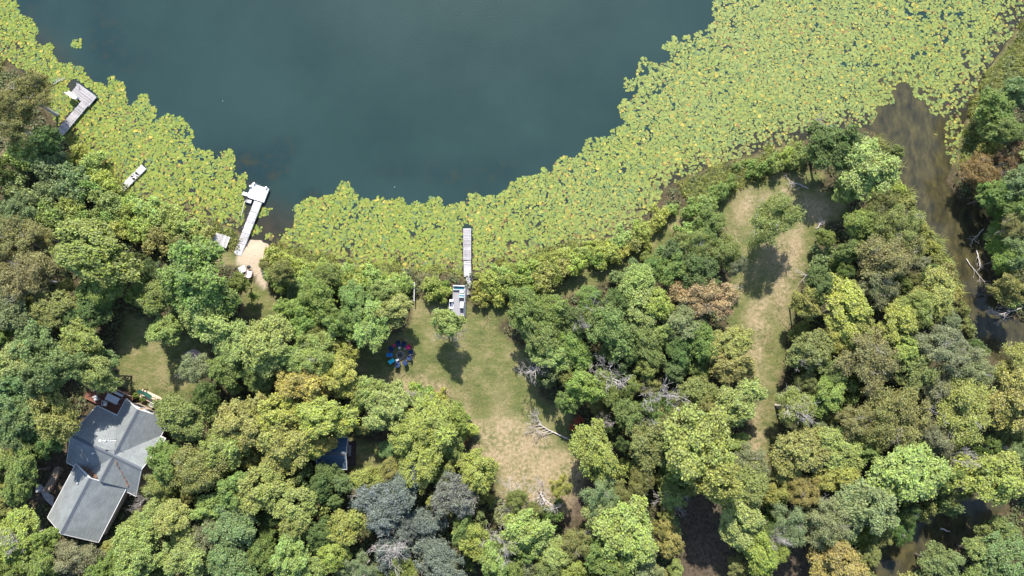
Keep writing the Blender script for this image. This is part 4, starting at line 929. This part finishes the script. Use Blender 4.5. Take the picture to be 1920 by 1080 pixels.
# broken dock
t, L = dock_frame('broken_dock', 'short broken plank dock with missing boards and weeds', (227, 354), (269, 312))
nb = int(round(L/0.19)); miss = {k for k in range(nb) if k/nb > 0.44 and k/nb < 0.68}-{int(nb*.55)}
miss |= {1, 3}
boards(t, -0.5, 0.5, 0, L, 0.32, 0.19, PALEWOOD, 'x', gap=0.02, name='plank', skip=miss, jit=0.05)
for x_ in (-0.42, 0.45): MB().box((x_, L/2, 0.22), (0.06, L, 0.14)).build('stringer', PALEWOOD, t)
for k, (y_, rz) in enumerate(((L*0.52, 0.9), (L*0.6, -0.6), (L*0.64, 0.3))): MB().box((0, 0, 0), (1.0, 0.13, 0.035)).build('loose_plank', PALEWOOD, t, (0.05, y_, 0.34+0.03*k), rz)
piles(t, (-0.5, 0.5), (0.3, L-0.3), 0.4)
# main dock with the swim platform
t, L = dock_frame('white_dock', 'long pale plank dock leading from the sandy beach', (445, 478), (484, 378))
for k in range(5):                                  # five deck panels, each of planks
    y0, y1 = L*k/5, L*(k+1)/5-0.04
    boards(t, -0.56, 0.56, y0, y1, 0.5, 0.15, PALEWOOD, 'x', gap=0.014, name='plank', jit=0.008)
for x_ in (-0.52, 0.52): MB().box((x_, L/2, 0.4), (0.05, L, 0.16)).build('stringer', PALEWOOD, t)
MB().box((0.6, L/2, 0.42), (0.04, L, 0.16)).build('edge_board', ALU, t)
piles(t, (-0.62, 0.66), (2.0, 4.0, 6.2), 0.75, ALU, 0.035)
pa = P(483.5, 362, 0.5); ang = t.rotation_euler[2]
sp_ = thing('swim_platform', 'white floating swim platform at the end of the pale dock', 'platform', (pa.x, pa.y, 0), ang)
for y_ in (-0.56, 0.56): MB().rbox((0, y_, 0.42), (2.7, 1.09, 0.22), 0.04).build('float_panel', WHITE, sp_)
MB().box((0, 0, 0.16), (2.5, 2.1, 0.36)).build('float_base', GREYV, sp_)
for x_, y_ in ((-0.95, 1.15), (0.95, 1.12), (-1.3, 0.6)): MB().tube([(x_, y_, -0.6), (x_, y_, 0.8)], 0.14, 10).tube([(x_, y_, 0.78), (x_, y_, 0.84)], 0.16, 10).build('corner_roller', WHITE, sp_)
for x_ in (-0.3, 0.05): MB().tube([(x_, 0.85, 0.5), (x_, 0.9, 1.2), (x_, 1.12, 1.25), (x_, 1.22, 0.2)], 0.03, 6).build('ladder_rail', ALU, sp_)
pb = P(459.5, 365, 0.5)
sl = thing('boat_lift', 'small white side float with a black wheel beside the swim platform', 'boat lift', (pb.x, pb.y, 0), ang)
MB().rbox((0, 0.1, 0.35), (0.95, 0.55, 0.25), 0.05).build('float', WHITE, sl)
MB().rbox((0.75, -0.75, 0.3), (0.9, 0.5, 0.2), 0.05).build('float', WHITE, sl)
whl = MB(); cw = Vector((0.35, -0.45, 0.55))
whl.tube([cw+Vector((math.cos(a_)*0.3, math.sin(a_)*0.3, 0)) for a_ in np.linspace(0, 6.283, 17)], 0.045, 6)
for k in range(5): whl.tube([cw, cw+Vector((math.cos(k*1.257)*0.3, math.sin(k*1.257)*0.3, 0))], 0.02, 4)
whl.tube([cw-Vector((0, 0, 0.5)), cw], 0.04, 6); whl.build('wheel', BLACK, sl)
MB().tube([(0.2, -0.9, 0.3), (0.55, -3.1, 0.35)], 0.03, 6).build('guide_pole', WHITE, sl)
# plain centre dock and its ramp
t, L = dock_frame('plain_dock', 'narrow plain grey plank dock standing in the lily bed', (876, 488), (876, 428))
for k in range(2):
    boards(t, -0.5, 0.5, L*k/2, L*(k+1)/2-0.03, 0.5, 0.15, GREYWOOD, 'x', gap=0.008, name='plank', jit=0.005)
for x_ in (-0.53, 0.53): MB().box((x_, L/2, 0.47), (0.05, L, 0.12)).build('edge_board', PALEWOOD, t)
piles(t, (-0.59, 0.59), (0.4, L-0.3), 0.6, ALU, 0.035)
t2, L2 = dock_frame('dock_ramp', 'short plank ramp joining the plain dock to the shore', (877, 519), (876, 489), 0)
for k in range(9):
    y_ = L2*(k+0.5)/9; o = MB().box((0, 0, 0), (1.0, L2/9-0.05, 0.05)).build('plank', PALEWOOD, t2, (random.uniform(-.03, .03), y_, 0.42+0.07*y_/L2), random.uniform(-.03, .03))
for x_ in (-0.5, 0.5): MB().box((x_, L2/2, 0.34), (0.06, L2, 0.12)).build('stringer', GREYWOOD, t2)
fp = thing('stepping_path', 'narrow path of pale flat stones from ramp to lawn', 'path', P(878, 530, 0.3), 0)
rg = random.Random(9)
for k, (x_, y_, w_) in enumerate(((878, 517, .62), (879, 523, .55), (878, 529, .5), (877.5, 535, .45), (876.5, 540, .42), (876, 546, .36), (876.5, 551, .3))):
    p_ = P(x_, y_, 0.4)-Vector(fp.location); gz_ = ground_z(*P2(x_, y_, 0.4))
    pg = [(p_.x+math.cos(a_)*w_*rg.uniform(.8, 1.05), p_.y+math.sin(a_)*w_*0.62*rg.uniform(.85, 1.05)) for a_ in np.linspace(0, 6.283, 9)[:-1]]
    MB().prism(pg, gz_-0.35, gz_-0.18).build('stone', CONC, fp)
wp = P(418, 452, 0.4); pf = thing('board_platform', 'weathered grey board platform lying in the marsh grass', 'platform', (wp.x, wp.y, ground_z(wp.x, wp.y)), R_(-18))
boards(pf, -1.1, 1.1, -0.85, 0.85, 0.55, 0.19, PALEWOOD, 'y', gap=0.04, jit=0.06)
for y_ in (-0.6, 0.6): MB().box((0, y_, 0.45), (2.2, 0.1, 0.14)).build('bearer', GREYWOOD, pf)
for x_ in (-0.95, 0.95):
    for y_ in (-0.6, 0.6): MB().box((x_, y_, 0.15), (0.1, 0.1, 0.5)).build('leg', GREYWOOD, pf)

# ------------------------------------------------------------------ pontoon boat on the shore
bp = P(860, 564, 0.8); boat = thing('pontoon_boat', 'white and teal pontoon boat pulled up beside the path', 'boat', (bp.x, bp.y, ground_z(bp.x, bp.y)), R_(-2))
MB().box((0, 0, 0.62), (1.75, 4.3, 0.08)).build('deck', GREYV, boat)
for x_ in (-0.72, 0.82):
    MB().tube([(x_, 2.15, 0.3), (x_, -2.1, 0.3), (x_, -2.5, 0.36), (x_, -2.75, 0.45)], [0.27, 0.27, 0.18, 0.04], 12).build('pontoon', ALU, boat)
MB().box((0.86, -0.2, 0.9), (0.05, 4.1, 0.5)).build('side_panel', WHITE, boat)
MB().box((-0.86, -0.9, 0.85), (0.05, 1.0, 0.4)).build('side_panel', WHITE, boat)
MB().box((0, 2.13, 0.85), (1.75, 0.05, 0.4)).build('stern_panel', WHITE, boat)
def seat(nm, x_, y_, w_, d_, back, cush):
    sb = MB().rbox((x_, y_, 0.84), (w_, d_, 0.36), 0.04).build(nm, WHITE, boat)
    MB().rbox((x_, y_, 1.05), (w_*0.86, d_*0.5, 0.07), 0.02).build('cushion', cush, sb)
    if back: MB().rbox((x_, y_+back*d_*0.42, 1.2), (w_, 0.14, 0.4), 0.03).build('seat_back', WHITE, sb)
seat('stern_bench', 0.0, 1.75, 1.65, 0.62, 1, TEAL); seat('helm_seat', 0.42, 0.65, 0.72, 0.55, -1, TEAL); seat('helm_console', 0.42, 1.2, 0.66, 0.4, 0, WHITE); seat('side_bench', 0.52, -0.65, 0.55, 1.0, -1, WHITE)
sp2 = MB().rbox((-0.98, -0.55, 0.7), (0.66, 1.35, 0.1), 0.03).build('side_lounge', OFFWHITE, boat); MB().rbox((-0.98, -0.1, 0.95), (0.6, 0.38, 0.36), 0.04).build('seat_back', WHITE, sp2)
MB().box((-0.98, -0.6, 0.76), (0.48, 0.6, 0.03)).build('footwell_mat', NAVY, sp2)
MB().box((-0.98, -0.5, 0.42), (0.6, 1.2, 0.46)).build('lounge_base', GREYV, sp2)
MB().tube([(0.86, -2.0, 0.66), (0.86, -2.0, 1.2), (0.86, -0.3, 1.2)], 0.025, 6).tube([(-0.86, -2.0, 0.66), (-0.86, -2.0, 1.2), (-0.86, -1.4, 1.2), (-0.86, -1.4, 0.66)], 0.025, 6).build('railing', ALU, boat)
mt_ = MB().rbox((-0.1, 2.4, 0.95), (0.34, 0.45, 0.4), 0.06).build('outboard_motor', BLACK, boat); MB().tube([(-0.1, 2.5, 0.8), (-0.1, 2.55, 0.1)], [0.08, 0.05], 6).build('shaft', BLACK, mt_)
# rail on two posts by the shrubs
ra = P(777, 529, 1.6); rb = P(778, 565, 1.6); rl_ = thing('wooden_rail', 'pale horizontal wooden rail on posts at the shrub edge', 'rail', (ra.x, (ra.y+rb.y)/2, 0.35), 0)
hl = (ra.y-rb.y)/2
MB().box((0, 0, 1.22), (0.14, 2*hl, 0.09)).build('beam', PALEWOOD, rl_)
for s_ in (-1, 1): MB().tube([(0, s_*hl*0.85, -0.3), (0, s_*hl*0.85, 1.2)], 0.05, 7).build('post', GREYWOOD, rl_)

# ------------------------------------------------------------------ camp chairs round the fire pit
fcen = P(750.5, 666, 0.4); fz = ground_z(fcen.x, fcen.y)
CH = [(747, 645, 'navy', NAVY, 'with the pink bucket beside it'), (757, 646, 'navy', NAVY, 'beside magenta chair, behind the white bucket'), (765.5, 651.5, 'magenta', PINK, 'the only one in the ring'),
      (770, 661, 'navy', NAVY, 'next to magenta chair, on the lawn side'), (767, 671, 'navy', NAVY, 'two places from the magenta chair'), (759.5, 680, 'navy', NAVY, 'three places from the magenta chair'),
      (746, 683, 'navy', NAVY, 'next to the cyan chair'), (735, 677, 'cyan', CYAN, 'the only one in the ring'), (732, 665.5, 'bright blue', BLUE, 'next to the cyan chair'), (734.5, 655, 'navy', NAVY, 'next to the bright blue chair')]
for x_, y_, cn, m_, tail in CH:
    p_ = P(x_, y_, 0.8); d_ = fcen-p_
    chair_thing('camp_chair', f'{cn} folding camp chair at the fire pit, {tail}'[:110], 'chair', (p_.x, p_.y, ground_z(p_.x, p_.y)-0.01), math.atan2(d_.y, d_.x)-math.pi/2, m_, DARKSTEEL, 'camp chairs in a ring round the fire pit', 0.58, 0.4, 0.55, 0.25)
pit = thing('fire_pit', 'ring of stones with charred wood inside the chair circle', 'fire pit', (fcen.x, fcen.y, fz), 0)
rg = random.Random(21)
def rock(r, seed):
    g = random.Random(seed); mb = MB(); vs_ = []
    for i, (zz, k) in enumerate(((-0.5, .7), (0.1, 1.0), (0.55, .75))):
        for a_ in range(7): rr_ = r*k*g.uniform(.8, 1.15); vs_.append((math.cos(a_*.8976)*rr_, math.sin(a_*.8976)*rr_, zz*r*g.uniform(.85, 1.1)))
    fs = [(7*i+a_, 7*i+(a_+1) % 7, 7*i+7+(a_+1) % 7, 7*i+7+a_) for i in range(2) for a_ in range(7)]+[tuple(range(14, 21)), tuple(reversed(range(7)))]
    return mb.add(vs_, fs)
for k in range(13):
    a_ = k*6.283/13; rr_ = rock(rg.uniform(.09, .14), k).build('stone', STONE, pit, (math.cos(a_)*0.55, math.sin(a_)*0.55, 0.06), rg.uniform(0, 6))
MB().prism([(math.cos(a_)*0.5, math.sin(a_)*0.5) for a_ in np.linspace(0, 6.283, 15)[:-1]], -0.05, 0.07).build('ash_bed', ASH, pit)
for k in range(5):
    a_ = k*1.3; MB().tube([(math.cos(a_)*0.36, math.sin(a_)*0.36, 0.1), (-math.cos(a_)*0.12, -math.sin(a_)*0.12, 0.22)], 0.06, 6).build('charred_log', DARKWOOD, pit)
for x_, y_, m_, nm, lab, cat in ((749.5, 652.5, WHITE, 'bucket', 'small white bucket inside the chair ring by the navy chairs', 'bucket'), (745, 675, WHITE, 'cooler', 'small white cooler beside the cyan camp chair', 'cooler'), (739.5, 648, PINK, 'bucket', 'pink bucket outside the chair ring between navy chairs', 'bucket'), (760, 654.5, STONE, 'stump', 'pale wooden stump in front of the magenta chair', 'stump')):
    p_ = P(x_, y_, 0.5); t = thing(nm, lab, cat, (p_.x, p_.y, ground_z(p_.x, p_.y)-.01), 0.4)
    if nm == 'cooler':
        MB().rbox((0, 0, 0.16), (0.48, 0.32, 0.32), 0.02).build('body', m_, t); MB().rbox((0, 0, 0.35), (0.5, 0.34, 0.07), 0.03).build('lid', m_, t)
    else:
        MB().tube([(0, 0, 0), (0, 0, 0.34)], [0.14, 0.18], 12).build('body', m_, t); MB().tube([(math.cos(a_)*0.18, math.sin(a_)*0.18, 0.345) for a_ in np.linspace(0, 6.283, 13)], 0.02, 5).build('rim', m_, t)
# beach things
for x_, y_, rz, lab in ((456, 504.5, 0.5, 'white beach chair half under the tree, beside the other beach chair'), (468, 513.5, -0.15, 'white and pink beach chair on the sand next to the black grill')):
    p_ = P(x_, y_, 0.7); chair_thing('beach_chair', lab, 'chair', (p_.x, p_.y, ground_z(p_.x, p_.y)-.01), rz, WHITE if x_ < 460 else mat_plain('white_pink_fabric', (0.62, 0.45, 0.43), 0.7, 0.3, 8), WHITE, 'white beach chairs on the sand', 0.78, 0.4, 0.6, 0.5)
p_ = P(469, 502, 0.6); gr = thing('kettle_grill', 'round black kettle grill on the sandy beach', 'grill', (p_.x, p_.y, ground_z(p_.x, p_.y)-.01), 0)
MB().tube([(0, 0, 0.45), (0, 0, 0.52), (0, 0, 0.62), (0, 0, 0.66)], [0.12, 0.24, 0.28, 0.28], 14).build('bowl', BLACK, gr); MB().tube([(0, 0, 0.665), (0, 0, 0.76), (0, 0, 0.83), (0, 0, 0.86)], [0.28, 0.25, 0.15, 0.04], 14).build('lid', BLACK, gr)
for k in range(3): MB().tube([(math.cos(k*2.09)*0.3, math.sin(k*2.09)*0.3, 0), (math.cos(k*2.09)*0.15, math.sin(k*2.09)*0.15, 0.5)], 0.02, 5).build('leg', BLACK, gr)
p_ = P(366, 477.5, 0.6); bx = thing('storage_bin', 'grey-blue lidded storage bin at the edge of the beach grass', 'bin', (p_.x, p_.y, ground_z(p_.x, p_.y)-.01), R_(-25))
MB().rbox((0, 0, 0.3), (0.85, 0.6, 0.6), 0.03).build('body', GREYBLUE, bx); MB().rbox((0, 0, 0.64), (0.92, 0.68, 0.1), 0.05).build('lid', GREYBLUE, bx)
# patch of grey ash and chips on the left lawn
p_ = P(361, 671, 0.4); az = ground_z(p_.x, p_.y)
mb = MB(); rg = random.Random(2); rings = []
for k, (rr_, zz) in enumerate(((1.35, -0.1), (1.1, 0.07), (0.6, 0.16), (0.2, 0.2))):
    for a_ in range(18): q_ = rr_*rg.uniform(.85, 1.12); mb.v.append((math.cos(a_*.349)*q_*1.1, math.sin(a_*.349)*q_, zz+rg.uniform(-.03, .03)))
for k in range(3):
    for a_ in range(18): mb.f.append((18*k+a_, 18*k+(a_+1) % 18, 18*k+18+(a_+1) % 18, 18*k+18+a_))
mb.f.append(tuple(range(54, 72)))
tag(mb.build('ash_heap', mat_plain('wood_ash', (0.25, 0.20, 0.16), 1.0, 0.45, 6), None, (p_.x, p_.y, az), 0, True), 'round low heap of pale wood chips and ash on the shaded lawn', 'heap')

# ------------------------------------------------------------------ fallen branches and driftwood
def fallen(px0, py0, px1, py1, label, name='fallen_branch', r=0.09, depth=3, seed=0, z=0.5, mat=PALE, kids=(3, 4), upw=0.0):
    a = P(px0, py0, z); b_ = P(px1, py1, z); d = b_-a; rng = np.random.default_rng(seed+40); mb = MB()
    g0 = max(ground_z(a.x, a.y), 0.0)
    n = 5; pts = [Vector((0, 0, 0.12)).lerp(Vector((d.x, d.y, 0.3)), i/n)+Vector((rng.normal()*.06, rng.normal()*.06, 0.05*rng.random())) for i in range(n+1)]
    mb.tube(pts, [r*(1-0.6*i/n) for i in range(n+1)], 6)
    if depth:
        for k in range(7):
            f = 0.25+0.72*rng.random(); i = min(int(f*n), n-1); q_ = pts[i].lerp(pts[i+1], f*n-i)
            sd_ = Vector((-d.y, d.x, 0)).normalized()*rng.choice((-1, 1))
            grow(mb, q_, d.normalized()*0.9+sd_*(0.35+0.5*rng.random())+Vector((0, 0, 0.25*rng.random())), d.length*0.26, r*0.42, depth-1, rng, 0.28, (2, 3), 4, 0.66, upw, 0.014)
    me = mb.mesh(name, True); o = link(name, me, mat, None, (a.x, a.y, g0)); return tag(o, label, 'branch', 'fallen dead wood')
fallen(1068, 824, 1008, 795, 'large fallen bare branch fanning out on the lawn edge', r=0.13, depth=4, seed=1)
fallen(1565, 512, 1530, 498, 'pale fallen tree limb lying beside the mown track', seed=2, depth=2)
fallen(1575, 520, 1500, 515, 'long bleached fallen branch lying across the brush beside the track', seed=3, depth=2)
fallen(1585, 528, 1558, 520, 'short white fallen branch beneath the longer bleached one', seed=4, depth=1)
fallen(1530, 345, 1492, 330, 'forked bare branches reaching out from the dark tree at the turning loop', seed=5, depth=3, z=3)
fallen(1832, 470, 1838, 505, 'grey driftwood limb on the stream bank', 'driftwood', seed=6, depth=2, z=0.2)
fallen(1812, 485, 1850, 538, 'thin forked driftwood branch lying in the stream', 'driftwood', 0.06, 2, 7, 0.1)
fallen(1920, 575, 1868, 592, 'spreading bare driftwood treetop in the dark stream bend', 'driftwood', 0.11, 4, 8, 0.4)
fallen(1846, 430, 1822, 452, 'bleached driftwood branch leaning from the bank over the stream', 'driftwood', 0.08, 2, 9, 0.4)
fallen(1762, 991, 1780, 996, 'short white log floating in the shaded brown pool', 'floating_log', 0.12, 0, 10, 0.05)
fallen(1860, 838, 1905, 842, 'bare fallen branches over the dark water beside the yellow-green tree', 'driftwood', 0.08, 3, 11, 1.5)
fallen(100, 160, 120, 146, 'pale forked branch floating in the lilies near the L-shaped dock', 'driftwood', 0.07, 2, 12, 0.1)
fallen(200, 255-0, 196, 258, 'short pale stick in the marsh grass near the L-shaped dock', 'driftwood', 0.05, 0, 13, 0.1)
fallen(1548, 420, 1560, 405, 'bare dead limbs over the small round bush beside the track', seed=14, depth=3, z=3.5)
for k, (x_, y_, lab) in enumerate(((418, 190, 'small white float alone on the open lake water'), (740, 351, 'small white float beside the centre lily bed'))):
    p_ = P(x_, y_, 0); t = MB().tube([(0, 0, -0.06), (0, 0, 0.0), (0, 0, 0.07), (0, 0, 0.1)], [0.03, 0.06, 0.05, 0.02], 10).build('float', WHITE, None, (p_.x, p_.y, 0)); tag(t, lab, 'float', 'small white floats on the lake')

# ------------------------------------------------------------------ labels for the plants: what each is, and its rank from the nearest landmark
groups = {}
for o, px, py, ph, cat, words in PLANTS:
    ds = sorted((math.hypot(px-x, py-y), nm) for nm, x, y in LANDMARKS)
    groups.setdefault((ph, ds[0][1], ds[1][1], cat), []).append((ds[0][0], o))
for (ph, a, b_, cat), lst in groups.items():
    lst.sort(key=lambda e: e[0])
    for k, (d_, o) in enumerate(lst):
        if len(lst) == 1: lab = f'{ph} near the {a}, towards the {b_}'
        elif k == 0: lab = f'nearest {ph} to the {a}, towards the {b_}'
        else: lab = f'{ORD[k]} {ph} from the {a} towards the {b_}'
        wl = lab.split()
        if len(wl) > 16: lab = lab.replace(', towards the', ' by the').replace(' near the',' near').replace(' from the',' from').replace(' to the ',' to ').replace(' towards the',' towards')
        o['label'] = lab; o['category'] = cat; o['group'] = f'{ph}s near the {a}'
